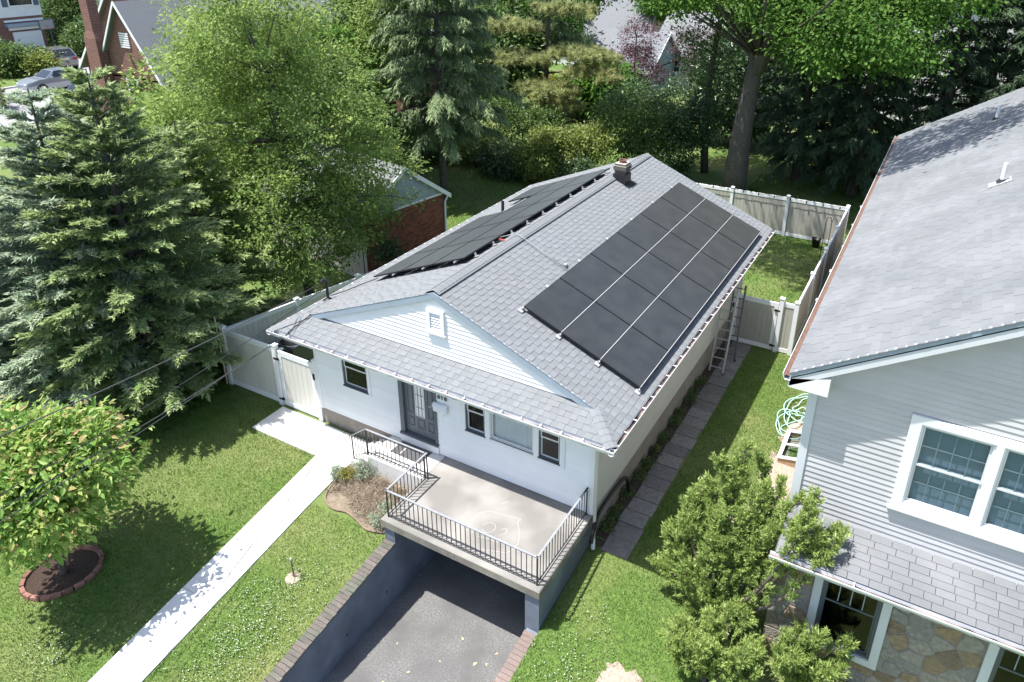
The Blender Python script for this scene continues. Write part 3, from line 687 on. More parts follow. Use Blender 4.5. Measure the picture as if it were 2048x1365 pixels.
# ---------------------------------------------------------------- porch over the driveway
pz = -2.45
po = thing('porch', 'raised concrete porch slab built over the sunken driveway', 'porch', (2, -.4, -4.5))
m = MB(); x0, x1, y0, y1 = .04, 3.89, -1.55, .765
m.hexa([(x0, y0, pz - .19), (x1, y0, pz - .19), (x1, y1, pz - .19), (x0, y1, pz - .19), (x0, y0, pz - .02), (x1, y0, pz - .02), (x1, y1, pz - .02), (x0, y1, pz - .02)])
m.build('slab', 'slab edge', po)
m = MB(); m.hexa([(x0, y0, pz - .0199), (x1, y0, pz - .0199), (x1, y1, pz - .0199), (x0, y1, pz - .0199), (x0 + .02, y0 + .02, pz), (x1 - .02, y0 + .02, pz), (x1 - .02, y1, pz), (x0 + .02, y1, pz)])
m.build('slab_top', 'porch concrete', po)
m = MB(); m.box(3.55, 3.86, -1.5, .8, -4.55, pz - .19); m.build('side_wall', 'grey block paint', po)
m = MB(); m.box(.08, .353, -1.5, .8, -4.55, pz - .19); m.build('side_wall', 'grey block paint', po)
m = MB(); m.box(.36, 3.54, .76, .80, -4.55, pz - .19); gd = m.build('garage_door', 'dark sash', po)
for i in range(4): m = MB(); m.box(.5, 3.4, .745, .76, -4.5 + i * .45 + .04, -4.5 + (i + 1) * .45 - .02); m.build('door_panel', 'dark sash', gd)
m = MB(); m.box(-1.55, .0395, -.14, .765, -3.3, pz - .004); m.build('landing', 'new concrete', po)
m = MB(); m.box(-1.85, -1.5501, -.14, .70, -3.3, pz - .165); m.build('step', 'new concrete', po)
m = MB(); m.box(-2.12, -1.8501, -.14, .70, -3.3, pz - .33); m.build('step', 'new concrete', po)
m = MB(); m.tube([(1.9, -1.551, pz - .005), (1.905, -1.552, pz - .19)], .008, 5); m.build('crack', 'mortar', po)
def ribbon(name, pts, w_, material, parent, z):
    m = MB(); n = len(pts)
    for i, (x, y) in enumerate(pts):
        a = pts[max(i - 1, 0)]; b = pts[min(i + 1, n - 1)]; d = Vector((b[0] - a[0], b[1] - a[1])).normalized()
        m.v += [(x - d.y * w_, y + d.x * w_, z), (x + d.y * w_, y - d.x * w_, z)]
        if i: q = 2 * i; m.f.append((q - 2, q - 1, q + 1, q)); m.t.append(.5)
    return m.build(name, material, parent)
def smooth_pts(pts, k=6, closed=False):
    P = [Vector(p) for p in pts]; n = len(P); out = []
    rngi = range(n if closed else n - 1)
    for i in rngi:
        g = lambda j: P[j % n] if closed else P[min(max(j, 0), n - 1)]
        a, b, c, d = g(i - 1), g(i), g(i + 1), g(i + 2)
        for s in range(k):
            t = s / k; out.append(.5 * ((2 * b) + (c - a) * t + (2 * a - 5 * b + 4 * c - d) * t * t + (3 * b - a - 3 * c + d) * t ** 3))
    if not closed: out.append(P[-1])
    return out
CH = [[(1.75, -.55), (1.78, -.38), (1.95, -.22), (2.25, -.18), (2.6, -.10), (2.62, -.22), (2.80, -.45), (2.92, -.75), (2.86, -1.0), (2.6, -1.12), (2.35, -1.2)],
      [(2.0, .05), (2.12, .22)], [(2.02, -.62), (2.12, -.5), (2.26, -.52), (2.3, -.66), (2.2, -.78), (2.08, -.75)], [(2.42, -.55), (2.5, -.48), (2.56, -.58), (2.48, -.7)], [(2.1, -.95), (2.3, -.9), (2.55, -.88)]]
for pts in CH: ribbon('chalk_line', [tuple(q)[:2] for q in smooth_pts([(a, b, 0) for a, b in pts])], .006, 'chalk', po, pz + .003)
t = thing('doormat', 'dark grey doormat before the front door', 'doormat', (-.75, .5, pz))
m = MB(); m.hexa([(-1.2, .26, pz - .003), (-.32, .24, pz - .003), (-.30, .72, pz - .003), (-1.18, .74, pz - .003), (-1.195, .265, pz + .012), (-.325, .245, pz + .012), (-.305, .715, pz + .012), (-1.175, .735, pz + .012)]); m.build('mat', 'doormat', t)
m = MB(); m.box(-.95, -.91, .30, .52, pz + .0125, pz + .02); m.build('stripe', 'chalk', t)

# railings
def rail_run(t, pts, zb, hgt, sp, posts=True, zt=None):
    """straight runs between points; zb list = floor z at each point"""
    for i in range(len(pts) - 1):
        a = Vector((*pts[i], zb[i])); b = Vector((*pts[i + 1], zb[i + 1])); L = (b - a).length; d = (b - a).normalized(); up = Vector((0, 0, 1))
        s = d.cross(up).normalized()
        def bar(h0, h1, hw, nm, mt, ext=.0):
            m = MB(); m.hexa([tuple(p + s * q + up * h) for h in (h0, h1) for p, q in ((a - d * ext, -hw), (b + d * ext, -hw), (b + d * ext, hw), (a - d * ext, hw))]); m.build(nm, mt, t)
        bar(hgt - .012, hgt, .022, 'top_rail', 'rail cap', .015); bar(hgt - .03, hgt - .0121, .012, 'rail_channel', 'wrought iron'); bar(.055, .072, .010, 'bottom_rail', 'wrought iron')
        n = max(2, round(L / sp)); bmesh_ = piece('baluster', MB().box(-.0065, .0065, -.0065, .0065, .0722, hgt - .0302), 'wrought iron')
        for k in range(1, n):
            inst('baluster', bmesh_, Matrix.Translation(a + d * (L * k / n)), t)
    for p, z in zip(pts, zb):
        if posts: m = MB(); m.box(p[0] - .013, p[0] + .013, p[1] - .013, p[1] + .013, z, z + hgt - .0121); m.build('post', 'wrought iron', t)
t = thing('porch_railing', 'black wrought iron railing around three sides of the porch', 'railing', (2, -1.42, pz))
rail_run(t, [(.16, -.06), (.16, -1.42), (3.77, -1.42), (3.77, .70)], [pz] * 4, .72, .116)
m = MB(); m.tube([(3.77, .55, pz + .715), (3.77, .72, pz + .72)], .02, 6); m.build('rail_end', 'wrought iron', t)
t = thing('step_railing', 'short black iron railing stepping down beside the front steps', 'railing', (-1, -.07, pz))
rail_run(t, [(.10, -.075), (-1.58, -.075)], [pz] * 2, .72, .12)
rail_run(t, [(-1.595, -.075), (-2.06, -.075)], [pz, pz - .36], .72, .12)
m = MB(); m.tube([(-2.06, -.075, pz + .35), (-2.12, -.075, pz + .33), (-2.14, -.075, pz + .28), (-2.10, -.075, pz + .25)], .012, 6); m.build('scroll', 'wrought iron', t)

# ================================================================ FENCES
def post(t, x, y, z0, z1, s=.064, material='white vinyl'):
    m = MB(); m.box(x - s, x + s, y - s, y + s, z0 - .1, z1)
    c = s + .012
    m.box(x - c, x + c, y - c, y + c, z1, z1 + .03)
    m.add([(x - c, y - c, z1 + .03), (x + c, y - c, z1 + .03), (x + c, y + c, z1 + .03), (x - c, y + c, z1 + .03), (x, y, z1 + .07)], [(0, 1, 4), (1, 2, 4), (2, 3, 4), (3, 0, 4)])
    return m.build('post', material, t)
def panel(t, a, b, h=1.78, board='almond vinyl', gap=.07, rail_h=.14, bw=.17):
    """boards between two posts a and b (x, y)"""
    a = Vector(a); b = Vector(b); L = (b - a).length; d = (b - a) / L; s = Vector((-d.y, d.x))
    g0 = float(gz(*a)); g1 = float(gz(*b)); G = lambda u: g0 + (g1 - g0) * u / L
    u0, u1 = gap, L - gap; n = max(2, round((u1 - u0) / bw)); w_ = (u1 - u0) / n
    def hx(ua, ub, za, zb, hw):  # za, zb above ground
        return [(a.x + d.x * u + s.x * q, a.y + d.y * u + s.y * q, G(u) + z) for z in (za, zb) for u, q in ((ua, -hw), (ub, -hw), (ub, hw), (ua, hw))]
    for z0, z1 in ((.04, .04 + rail_h), (h - rail_h, h)):
        m = MB(); m.hexa(hx(u0, u1, z0, z1, .026)); m.build('rail', 'white vinyl', t)
    for i in range(n):
        ua = u0 + i * w_; m = MB(); m.hexa(hx(ua + .004, ua + w_ - .004, .04 + rail_h + .0005, h - rail_h - .0005, .012), random.random()); m.build('board', board, t)
def run(label, pts, board='almond vinyl', h=1.78, skip_last=False, group=None):
    t = thing('fence', label, 'fence', (pts[0][0], pts[0][1], float(gz(*pts[0]))), group)
    for p in pts: post(t, p[0], p[1], float(gz(*p)), float(gz(*p)) + h + .06)
    for a, b in zip(pts[:-1], pts[1:]): panel(t, a, b, h, board)
    return t
def gate(label, a, b, h=1.72, board='almond vinyl', hinge_at_b=True):
    t = thing('gate', label, 'gate', ((a[0] + b[0]) / 2, (a[1] + b[1]) / 2, float(gz(*a))))
    a = Vector(a); b = Vector(b); d = (b - a).normalized(); a2 = a + d * .02; b2 = b - d * .02
    panel(t, a2, b2, h, board, gap=.12)
    s = Vector((-d.y, d.x)); z = float(gz(*a))
    for p in (a2 + d * .06, b2 - d * .06):
        m = MB(); q = [(p + d * i * .058 + s * j * .027) for i, j in ((-1, -1), (1, -1), (1, 1), (-1, 1))]
        m.hexa([(k.x, k.y, zz) for zz in (z + .04, z + h) for k in q]); m.build('stile', 'white vinyl', t)
    e_ = b if hinge_at_b else a; o_ = a if hinge_at_b else b; dd = 1 if hinge_at_b else -1
    for zz in (z + .22, z + h - .25):
        m = MB(); c = e_ - s * .045; m.box(c.x - .12, c.x + .06, c.y - .02, c.y + .012, zz - .03, zz + .03); m.build('hinge', 'black plastic', t)
    c = o_ - s * .05; m = MB(); m.box(c.x - .03, c.x + .03, c.y - .03, c.y + .012, z + h - .45, z + h - .28); m.build('latch', 'black plastic', t)
    return t
run('white vinyl fence panel at the far left beside the front side gate', [(-7.38, .80), (-5.42, .82)], 'cream vinyl')
gate('tall almond and white gate against the left front corner of the white house', (-5.34, .82), (-4.02, .82), board='cream vinyl', hinge_at_b=False)
t = thing('gate_post', 'white gate post touching the left front corner of the white house', 'gate post', (-3.98, .84, -2.93)); post(t, -3.97, .82, -2.93, -1.10)
run('long white vinyl fence running back along the left boundary', [(-7.38 + .085 * 2.44 * i, .80 + 2.44 * i) for i in range(1, 5)], 'cream vinyl')
t = thing('fence', 'first white fence bay behind the left corner post', 'fence', (-7.38, 2, -2.93)); panel(t, (-7.38, .80), (-7.173, 3.24), 1.78, 'cream vinyl')
run('white and almond vinyl fence across the back yard hung with string lights', [(5.9 - 2.44 * i, 21.14) for i in range(3, -1, -1)])
rf = run('white vinyl fence along the right side of the back yard', [(5.9, 11.09), (5.9, 13.55), (5.9, 16.0), (5.9, 18.45), (5.9, 20.9)])
t = thing('fence', 'narrow almond fence panel between the back yard gate and the corner post', 'fence', (5.65, 11.05, -3.3)); post(t, 5.45, 11.05, -3.3, -1.46); panel(t, (5.45, 11.05), (5.9, 11.07), 1.78)
gate('almond back yard gate beside the ladders', (3.98, 11.03), (5.38, 11.05))
run('neighbour fence running close behind the right boundary fence', [(6.42, 11.6), (6.42, 14.04), (6.42, 16.48), (6.42, 18.92), (6.42, 21.3)])
gate('small gate in the narrow gap beside the grey neighbour house', (6.5, 11.3), (7.5, 11.25))
t = thing('boundary_pole', 'thin steel pole standing at the left fence corner', 'pole', (-7.52, .72, -2.95)); m = MB(); m.tube([(-7.5, .72, -2.95), (-7.53, .72, -.75)], .025, 8); m.build('pole', 'far tan', t)
# string lights on the back fence
t = thing('string_lights', 'string of small dark bulbs along the back fence', 'string lights', (3, 21.05, -1.5))
pts = []; 
for i in range(41): x = -1.5 + 7.3 * i / 40; pts.append((x, 21.03, -1.52 - .05 * abs(math.sin(i * math.pi / 3.2))))
m = MB(); m.tube(pts, .008, 5); m.build('wire', 'cable', t)
bulb = piece('bulb', MB().lathe((0, 0, -.13), [(.012, 0), (.03, .03), (.028, .07), (.018, .09), (.018, .13)], 8), 'black plastic')
for i in range(11): inst('bulb', bulb, Matrix.Translation((-1.2 + i * .68, 21.02, -1.54)), t)
t = thing('shepherd_hook', 'thin black double hook stand in the back right yard corner', 'garden hook', (5.45, 19.6, -3.35))
for q in (0, .22):
    m = MB(); m.tube([(5.35 + q, 19.3, -3.4), (5.35 + q, 19.3, -1.7), (5.40 + q, 19.3, -1.5), (5.52 + q, 19.3, -1.5), (5.56 + q, 19.3, -1.65)], .014, 6); m.build('hook', 'dark metal', t)
t = thing('bucket', 'black bucket standing near the back fence corner', 'bucket', (4.95, 20.3, -3.35)); m = MB(); m.lathe((4.95, 20.55, -3.35), [(.14, 0), (.19, .38), (.205, .40), (.18, .39), (.13, .03)], 14); m.build('pail', 'black plastic', t, True)
m = MB(); m.tube([(4.77, 20.55, -2.98), (4.8, 20.55, -2.8), (4.95, 20.55, -2.72), (5.1, 20.55, -2.8), (5.13, 20.55, -2.98)], .008, 5); m.build('handle', 'dark metal', t)
# ladders
def ladder(label, fx, fy, fz, tx, ty, tz, wid, n, mt='aluminium'):
    t = thing('ladder', label, 'ladder', (fx, fy, fz)); a = Vector((fx, fy, fz)); b = Vector((tx, ty, tz)); W = Vector((wid, 0.02, 0))
    for k in (0, 1):
        m = MB(); m.tube([tuple(a + W * k), tuple(b + W * k)], .03, 6); m.build('stile', mt, t)
        m = MB(); m.box(*(a + W * k)[:1], (a + W * k)[0] + .05, fy - .04, fy + .04, fz - .03, fz + .03); m.build('foot', 'black plastic', t)
    for i in range(n):
        f = (i + .6) / n; p = a.lerp(b, f); m = MB(); m.tube([tuple(p - W * .06), tuple(p + W * 1.06)], .017, 6); m.build('rung', mt, t)
ladder('aluminium ladder standing nearest along the right wall by the gate', 4.0, 8.8, -3.3, 4.0, 9.55, -.75, .40, 9)
ladder('second ladder leaning just behind, closest to the gate post', 4.16, 9.75, -3.3, 4.12, 10.2, -.9, .34, 8, 'door frame grey')
# black drain pipe looping along the foundation
t = thing('drain_pipe', 'thick black pipe arching along the right foundation by the downspout', 'pipe', (4.0, 1.5, -3.2))
m = MB(); m.tube([tuple(q) for q in smooth_pts([(4.0, .5, -2.95), (3.99, .66, -2.6), (3.98, .93, -2.44), (3.98, 1.55, -2.42), (3.98, 2.2, -2.52), (3.99, 2.46, -2.75), (3.99, 2.58, -3.25)])], .045, 8); m.build('pipe', 'black plastic', t, True)
# things behind the left gate
t = thing('condenser_unit', 'dark air conditioner unit behind the left fence panel', 'air conditioner', (-6.75, 2.5, -3.0))
m = MB(); m.box(-7.15, -6.35, 2.15, 2.9, -3.0, -2.2); m.build('cabinet', 'dark sash', t); m = MB(); m.lathe((-6.75, 2.52, -2.2), [(.34, 0), (.34, .02), (.30, .02), (.30, .005)], 20); m.build('fan_ring', 'black plastic', t)
for i in range(8): m = MB(); a_ = i * math.pi / 4; m.tube([(-6.75, 2.52, -2.175), (-6.75 + .3 * math.cos(a_), 2.52 + .3 * math.sin(a_), -2.175)], .008, 4); m.build('guard_bar', 'dark metal', t)
t = thing('round_bin', 'black bin with round lid behind the left gate', 'bin', (-6.4, 1.8, -2.95)); m = MB(); m.lathe((-6.4, 1.8, -2.98), [(.20, 0), (.25, .85), (.27, .86), (.27, .9), (.1, .93), (.1, .96)], 16); m.build('body', 'black plastic', t, True)
m = MB(); m.lathe((-6.4, 1.8, -2.02), [(.085, 0), (.08, .012)], 12); m.build('lid_badge', 'white paint', t)
# front bed
ed = [tuple(q)[:2] for q in smooth_pts([(-2.1, -.6, 0), (-1.97, -1.14, 0), (-1.75, -1.33, 0), (-1.5, -1.38, 0), (-1.18, -1.32, 0), (-.77, -1.40, 0), (-.47, -1.48, 0), (-.12, -1.40, 0), (0.03, -1.32, 0)])]
m = MB(); poly = ed + [(.05, -.15), (-2.1, -.15)]; c = (-1, -.8)
m.add([(c[0], c[1], float(gz(*c)) + .05)] + [(x, y, float(gz(x, y)) + .02) for x, y in poly], [(0, 1 + i, 1 + (i + 1) % len(poly)) for i in range(len(poly))])
tag(m.build('flower_bed', 'straw soil'), kind='structure')
t = thing('bed_edging', 'brown curved border edging of the dry flower bed', 'edging', (-1, -1.4, -3.1)); m = MB(); m.tube([(x, y, float(gz(x, y)) + .035) for x, y in ed], .022, 6); m.build('edging', 'rust steel', t)
t = thing('lawn_pipe', 'thin steel pipe standing in the lawn on a pale concrete spot', 'pipe', (-1.04, -3.05, -3.28)); g_ = float(gz(-1.04, -3.05))
m = MB(); m.tube([(-1.04, -3.05, g_ - .05), (-1.05, -3.05, g_ + .46)], .018, 8); m.build('pipe', 'rust steel', t); m = MB(); m.lathe((-1.05, -3.05, g_ + .455), [(.026, 0), (.026, .05), (.02, .06)], 8); m.build('cap', 'aluminium', t)
m = MB(); m.lathe((-1.04, -3.07, g_ - .02), [(.17, 0), (.16, .035), (.08, .045)], 14); m.build('base', 'sandy soil', t)
# tree ring
t = thing('tree_ring', 'oval red brick ring edging the mulch under the young front tree', 'brick edging', (-5.55, -5.2, -3.57))
RC = (-5.55, -5.20); ra, rb, rot = .74, .58, R(48)
nb_ = 22; rb_m = [piece('ring_brick', MB().hexa([(-.10, -.05, -.04), (.10, -.05, -.04), (.10, .05, -.04), (-.10, .05, -.04), (-.095, -.04, .06), (.095, -.04, .06), (.095, .04, .06), (-.095, .04, .06)]), 'ring brick', q) for q in (.1, .4, .7, 1.)]
pt = lambda a: Vector((RC[0] + ra * math.cos(a) * math.cos(rot) - rb * math.sin(a) * math.sin(rot), RC[1] + ra * math.cos(a) * math.sin(rot) + rb * math.sin(a) * math.cos(rot), 0))
acc = []; N_ = 400; L_ = 0; prev = pt(0); tot = sum((pt(2 * math.pi * (i + 1) / N_) - pt(2 * math.pi * i / N_)).length for i in range(N_)); nb_ = int(tot / .208); nxt = 0
for i in range(N_):
    p = pt(2 * math.pi * i / N_); L_ += (p - prev).length; prev = p.copy()
    if L_ >= nxt and len(acc) < nb_:
        d = (pt(2 * math.pi * (i + 1) / N_) - p).normalized(); acc.append(p); nxt += tot / nb_
        s = Vector((-d.y, d.x, 0)); p.z = float(gz(p.x, p.y)) + .02; inst('brick', random.choice(rb_m), frame(p, d, s, (0, 0, 1)) @ Matrix.Rotation(random.uniform(-.06, .06), 4, 'Y'), t)
m = MB(); ring = [pt(2 * math.pi * i / 28) for i in range(28)]
m.add([(RC[0], RC[1], float(gz(*RC)) + .06)] + [(p.x, p.y, float(gz(p.x, p.y)) + .02) for p in ring], [(0, 1 + i, 1 + (i + 1) % 28) for i in range(28)]); tag(m.build('mulch', 'mulch'), kind='structure')

# ================================================================ OVERHEAD CABLES
def cable(label, a, b, sag, r=.012, material='cable', group=None):
    pts = []; a = Vector(a); b = Vector(b)
    for i in range(21): f = i / 20; p = a.lerp(b, f); p.z -= sag * 4 * f * (1 - f); pts.append(tuple(p))
    t = thing('cable', label, 'cable', tuple(a), group); m = MB(); m.tube(pts, r, 5); m.build('line', material, t, True)

# ================================================================ NEIGHBOUR HOUSE (grey siding, right)
nb = thing('house', 'grey lap sided two storey neighbour house with stone base at the right', 'house', (11, 8, -3.3))
NX, NY = 7.72, .6; NS = .6145
m = MB(); m.box(NX + .02, 18, NY + .10, 17.4, -3.6, 2.35); m.build('wall', 'grey siding', nb)
m = MB(); m.poly([(NX + .1, NY + .1, 2.3), (18, NY + .1, 2.3), (18, NY + .1, 5.2), (13.0, NY + .1, 5.7), (12.6, NY + .1, 5.3)], (0, .1, 0)); m.build('gable_wall', 'grey siding', nb)
UW = (9.24, 11.62, .42, 2.22)
nrz = lambda x: 2.53 + (x - 7.40) * NS            # roof surface
siding(nb, (0, NY + .015, 0), (1, 0, 0), (0, -1, 0), NX + .13, 14.5, -.28, 4.8, .105, [UW], 'grey siding', thick=.09, proud=.017,
       lim=lambda z: (NX + .13 if z < 2.30 else 7.40 + (z - 2.53 + .28) / NS + .1, 14.5))
m = MB(); m.box(NX - .01, NX + .13, NY - .022, NY + .12, -.30, 2.30); m.build('corner_board', 'painted trim', nb)
m = MB(); m.box(NX - .012, NX, NY - .02, 17.4, -.30, 2.30); m.build('corner_board', 'painted trim', nb)
m = MB(); m.box(NX - .0, 14.5, NY - .02, NY + .01, -.36, -.282); m.build('skirt_board', 'white vinyl', nb)
# roof
RE = 13.2
m = MB(); m.poly([(7.42, .30, nrz(7.42) - .02), (RE, .30, nrz(RE) - .02), (RE, 17.55, nrz(RE) - .02), (7.42, 17.55, nrz(7.42) - .02)], (0, 0, -.10)); m.build('roof', 'dark felt', nb)
m = MB(); m.poly([(RE, .30, nrz(RE) - .02), (18.8, .30, nrz(RE) - .02 - 5.6 * NS), (18.8, 17.55, nrz(RE) - .02 - 5.6 * NS), (RE, 17.55, nrz(RE) - .02)], (0, 0, -.10)); m.build('roof_slope', 'old shingle', nb)
nco = 1 / math.hypot(1, NS); nsi = NS * nco
sm2 = shingle_meshes('old shingle', (.28, .30, .33), .14, (.011, .014), .004)
SLO = (.30) / math.hypot(1.05, .30); 
lr0 = (-.45 + .10, -.56 + .03); lr1 = (.58, -.28); lv = Vector((0, lr1[0] - lr0[0], lr1[1] - lr0[1])).normalized(); lvl = math.hypot(lr1[0] - lr0[0], lr1[1] - lr0[1])
shingle_field(nb, [((7.40, 17.52, nrz(7.40) - .006), (0, -1, 0), (nco, 0, nsi), lambda v: (0, 17.25), 6.6, lambda u, v: False),
                   ((7.74, lr0[0] - .01, lr0[1]), (1, 0, 0), tuple(lv), lambda v: (0, 5.2), lvl, lambda u, v: False)], sm2, .14, 300, 'old shingle')
m = MB(); m.poly([(7.72, lr0[0], lr0[1] - .02), (13, lr0[0], lr0[1] - .02), (13, lr1[0] + .02, lr1[1] - .02), (7.72, lr1[0] + .02, lr1[1] - .02)], (0, 0, -.08)); m.build('lower_roof', 'dark felt', nb)
for z0, z1, y0, y1, mt in ((-.0, -.09, .285, .335, 'blue grey trim'), (-.0901, -.26, .300, .345, 'painted trim')):
    m = MB(); m.poly([(7.40, y0, nrz(7.40) + z0), (RE, y0, nrz(RE) + z0), (RE, y0, nrz(RE) + z1), (7.40, y0, nrz(7.40) + z1)], (0, y1 - y0, 0)); m.build('rake_board', mt, nb)
m = MB(); m.poly([(7.44, .345, nrz(7.44) - .24), (RE, .345, nrz(RE) - .24), (RE, NY, nrz(RE) - .24), (7.44, NY, nrz(7.44) - .24)], (0, 0, .02)); m.build('rake_soffit', 'painted trim', nb)
m = MB(); m.poly([(7.42, .30, 2.26), (8.02, .30, 2.26), (8.02, .30, 2.58), (7.42, .30, 2.42)], (0, .31, 0)); m.build('eave_return', 'white vinyl', nb)
m = MB(); m.box(7.44, NX, .61, 17.4, 2.24, 2.27); m.build('soffit', 'white vinyl', nb)
gut((7.30, .28, 2.50), (7.30, 17.55, 2.50), (-1, 0, 0), nb, w_=.13, h=.11, litter='litter', fill=.8, hang=0)
gut((7.66, -.47, -.545), (13, -.47, -.545), (0, -1, 0), nb, w_=.12, h=.10, litter='wet litter', fill=.3, hang=1.9)
for px, py in ((10.05, 7.38), (9.99, 14.06)):
    z = nrz(px); m = MB(); m.tube([(px, py, z - .05), (px, py, z + .42)], .045, 10); vp = m.build('vent_pipe', 'pipe white', nb)
    m = MB(); m.poly([(px - .22, py - .16, nrz(px - .22) + .012), (px + .16, py - .16, nrz(px + .16) + .012), (px + .16, py + .16, nrz(px + .16) + .012), (px - .22, py + .16, nrz(px - .22) + .012)], (0, 0, .008)); m.build('flashing', 'aluminium', vp)
    m = MB(); m.lathe((px, py, z), [(.11, 0), (.06, .07)], 10); m.build('boot', 'dark metal', vp)
# upper window: two double-hung units in one surround
m = MB()
for a, b, c, d in ((9.24, 9.40, .42, 2.22), (10.41, 10.51, .56, 2.09), (11.52, 11.62, .42, 2.22), (9.40, 11.52, 2.09, 2.22), (9.40, 11.52, .42, .56)): m.box(a, b, NY - .045, NY + .1, c, d)
m.box(9.20, 11.66, NY - .07, NY + .02, .385, .42); m.build('window_surround', 'white vinyl', nb)
for a, b in ((9.40, 10.41), (10.51, 11.52)): window(nb, a, b, .56, 2.09, NY - .02, 'white vinyl', 'window sash', 'pane glass', curtain=None, trim=.03, depth=.115, sill=False, grid=(4, 2))
for o in [o for o in bpy.data.objects if o.name.startswith('interior') and root_of(o) == nb]: o.data.materials[0] = MATS['interior blue']
# stone wall of the lower storey, stone by stone
SY = .2
m = MB()
for q in ((NX + .05, 8.41, -3.7, -.62), (9.63, 11.06, -3.7, -.62), (12.29, 13, -3.7, -.62), (8.41, 9.63, -3.7, -2.76), (11.06, 12.29, -3.7, -2.76)): m.box(q[0], q[1], SY - .006, NY + .1, q[2], q[3])
m.build('stone_backing', 'stone mortar', nb)
LW = [(8.40, 9.64, -2.77, -.70), (11.05, 12.3, -2.77, -.70)]
srng = random.Random(5); pts = []
for tries in range(4000):
    p = (srng.uniform(NX, 12.2), srng.uniform(-3.6, -.62))
    if all((p[0] - q[0]) ** 2 + ((p[1] - q[1]) * 1.25) ** 2 > .085 for q in pts): pts.append(p)
def clip(poly, a, b, c):   # keep a*x + b*y <= c
    out = []
    for i in range(len(poly)):
        p, q = poly[i], poly[(i + 1) % len(poly)]; dp = a * p[0] + b * p[1] - c; dq = a * q[0] + b * q[1] - c
        if dp <= 0: out.append(p)
        if dp * dq < 0: f = dp / (dp - dq); out.append((p[0] + (q[0] - p[0]) * f, p[1] + (q[1] - p[1]) * f))
    return out
STC = []
for i, c in enumerate([((.30, .22, .14), (.38, .29, .19)), ((.26, .24, .22), (.36, .34, .31)), ((.20, .15, .10), (.30, .23, .16)), ((.33, .29, .24), (.42, .38, .33)), ((.10, .10, .10), (.18, .175, .17)), ((.36, .24, .14), (.42, .31, .2))]):
    mat('field stone %d' % i, tuple(q * .62 for q in c[0]), tuple(q * .95 for q in c[1]), .92, 11., bump=1., bscale=26, c3=tuple(q * .7 for q in c[1]), n2=3.); STC.append('field stone %d' % i)
for i, p in enumerate(pts):
    poly = [(NX - .0, -3.65), (12.3, -3.65), (12.3, -.62), (NX - .0, -.62)]
    for j, q in enumerate(pts):
        if i == j or abs(p[0] - q[0]) > 1 or abs(p[1] - q[1]) > 1: continue
        a, b = q[0] - p[0], q[1] - p[1]; L = math.hypot(a, b); c = a * (p[0] + q[0]) / 2 + b * (p[1] + q[1]) / 2
        poly = clip(poly, a, b, c - .010 * L)
        if len(poly) < 3: break
    if len(poly) < 3: continue
    for (wa, wb, wc, wd) in LW:      # keep clear of the windows
        if wa - .02 < p[0] < wb + .02 and wc - .02 < p[1] < wd: poly = []; break
        if wc < p[1] < wd:
            poly = clip(poly, 1, 0, wa - .01) if p[0] <= wa else clip(poly, -1, 0, -(wb + .01)) if p[0] >= wb else poly
        elif p[1] <= wc: poly = clip(poly, 0, 1, wc - .01) if wa - .4 < p[0] < wb + .4 else poly
        if len(poly) < 3: break
    if len(poly) < 3: continue
    cx = sum(q[0] for q in poly) / len(poly); cz = sum(q[1] for q in poly) / len(poly); n = len(poly); pr = srng.uniform(.012, .03)
    vs = [(x, SY + .013, z) for x, z in poly] + [(x, SY - pr * .6, z) for x, z in poly] + [(x + (cx - x) * .09, SY - pr, z + (cz - z) * .09) for x, z in poly]
    fs = [tuple(range(2 * n, 3 * n))] + [(k * n + s, k * n + (s + 1) % n, (k + 1) * n + (s + 1) % n, (k + 1) * n + s) for k in (0, 1) for s in range(n)]
    m = MB(); m.add(vs, fs); m.build('stone', srng.choice(STC[:4] * 3 + STC[4:] * 1), nb)
for (a, b, c, d) in LW:
    m = MB()
    for q in ((a, a + .14, c, d), (b - .14, b, c, d), (a + .14, b - .14, c, c + .14)): m.box(q[0], q[1], SY - .05, SY + .1, q[2], q[3])
    m.build('window_surround', 'painted trim', nb)
    wd = window(nb, a + .14, b - .14, c + .14, d, SY - .01, 'dark sash', 'dark sash', 'pane glass dark', curtain=None, trim=.05, depth=.16, sill=False)
    x0, x1 = a + .14 + .085, b - .14 - .085; z0 = c + .14 + (d - c - .14) * .52; z1 = d - .085
    for i in range(1, 4): q = x0 + (x1 - x0) * i / 4; m = MB(); m.box(q - .008, q + .008, SY + .018, SY + .026, z0, z1); m.build('muntin', 'muntin', wd)
# window well cover and hose beside the neighbour
t = thing('cellar_cover', 'wooden framed clear cellar window cover beside the neighbour wall', 'cellar cover', (7.2, 6.1, -3.3)); g_ = -3.30
m = MB(); m.poly([(6.80, 5.55, g_ - .05), (7.70, 5.55, g_ - .05), (7.70, 5.55, g_ + .30), (6.80, 5.55, g_ + .14)], (0, .05, 0)); m.poly([(6.80, 6.75, g_ - .05), (7.70, 6.75, g_ - .05), (7.70, 6.75, g_ + .30), (6.80, 6.75, g_ + .14)], (0, .05, 0)); m.box(6.78, 6.83, 5.6, 6.75, g_ - .05, g_ + .145); m.build('base', 'wood', t)
m = MB()
for ya, yb, xa, xb in ((5.53, 5.62, 6.76, 7.70), (6.73, 6.82, 6.76, 7.70), (5.62, 6.73, 6.76, 6.85), (5.62, 6.73, 7.6, 7.7), (6.13, 6.19, 6.85, 7.6)):
    zz = lambda x: g_ + .16 + (x - 6.8) * .19
    m.hexa([(xa, ya, zz(xa)), (xb, ya, zz(xb)), (xb, yb, zz(xb)), (xa, yb, zz(xa)), (xa, ya, zz(xa) + .03), (xb, ya, zz(xb) + .03), (xb, yb, zz(xb) + .03), (xa, yb, zz(xa) + .03)])
m.build('frame', 'white paint', t)
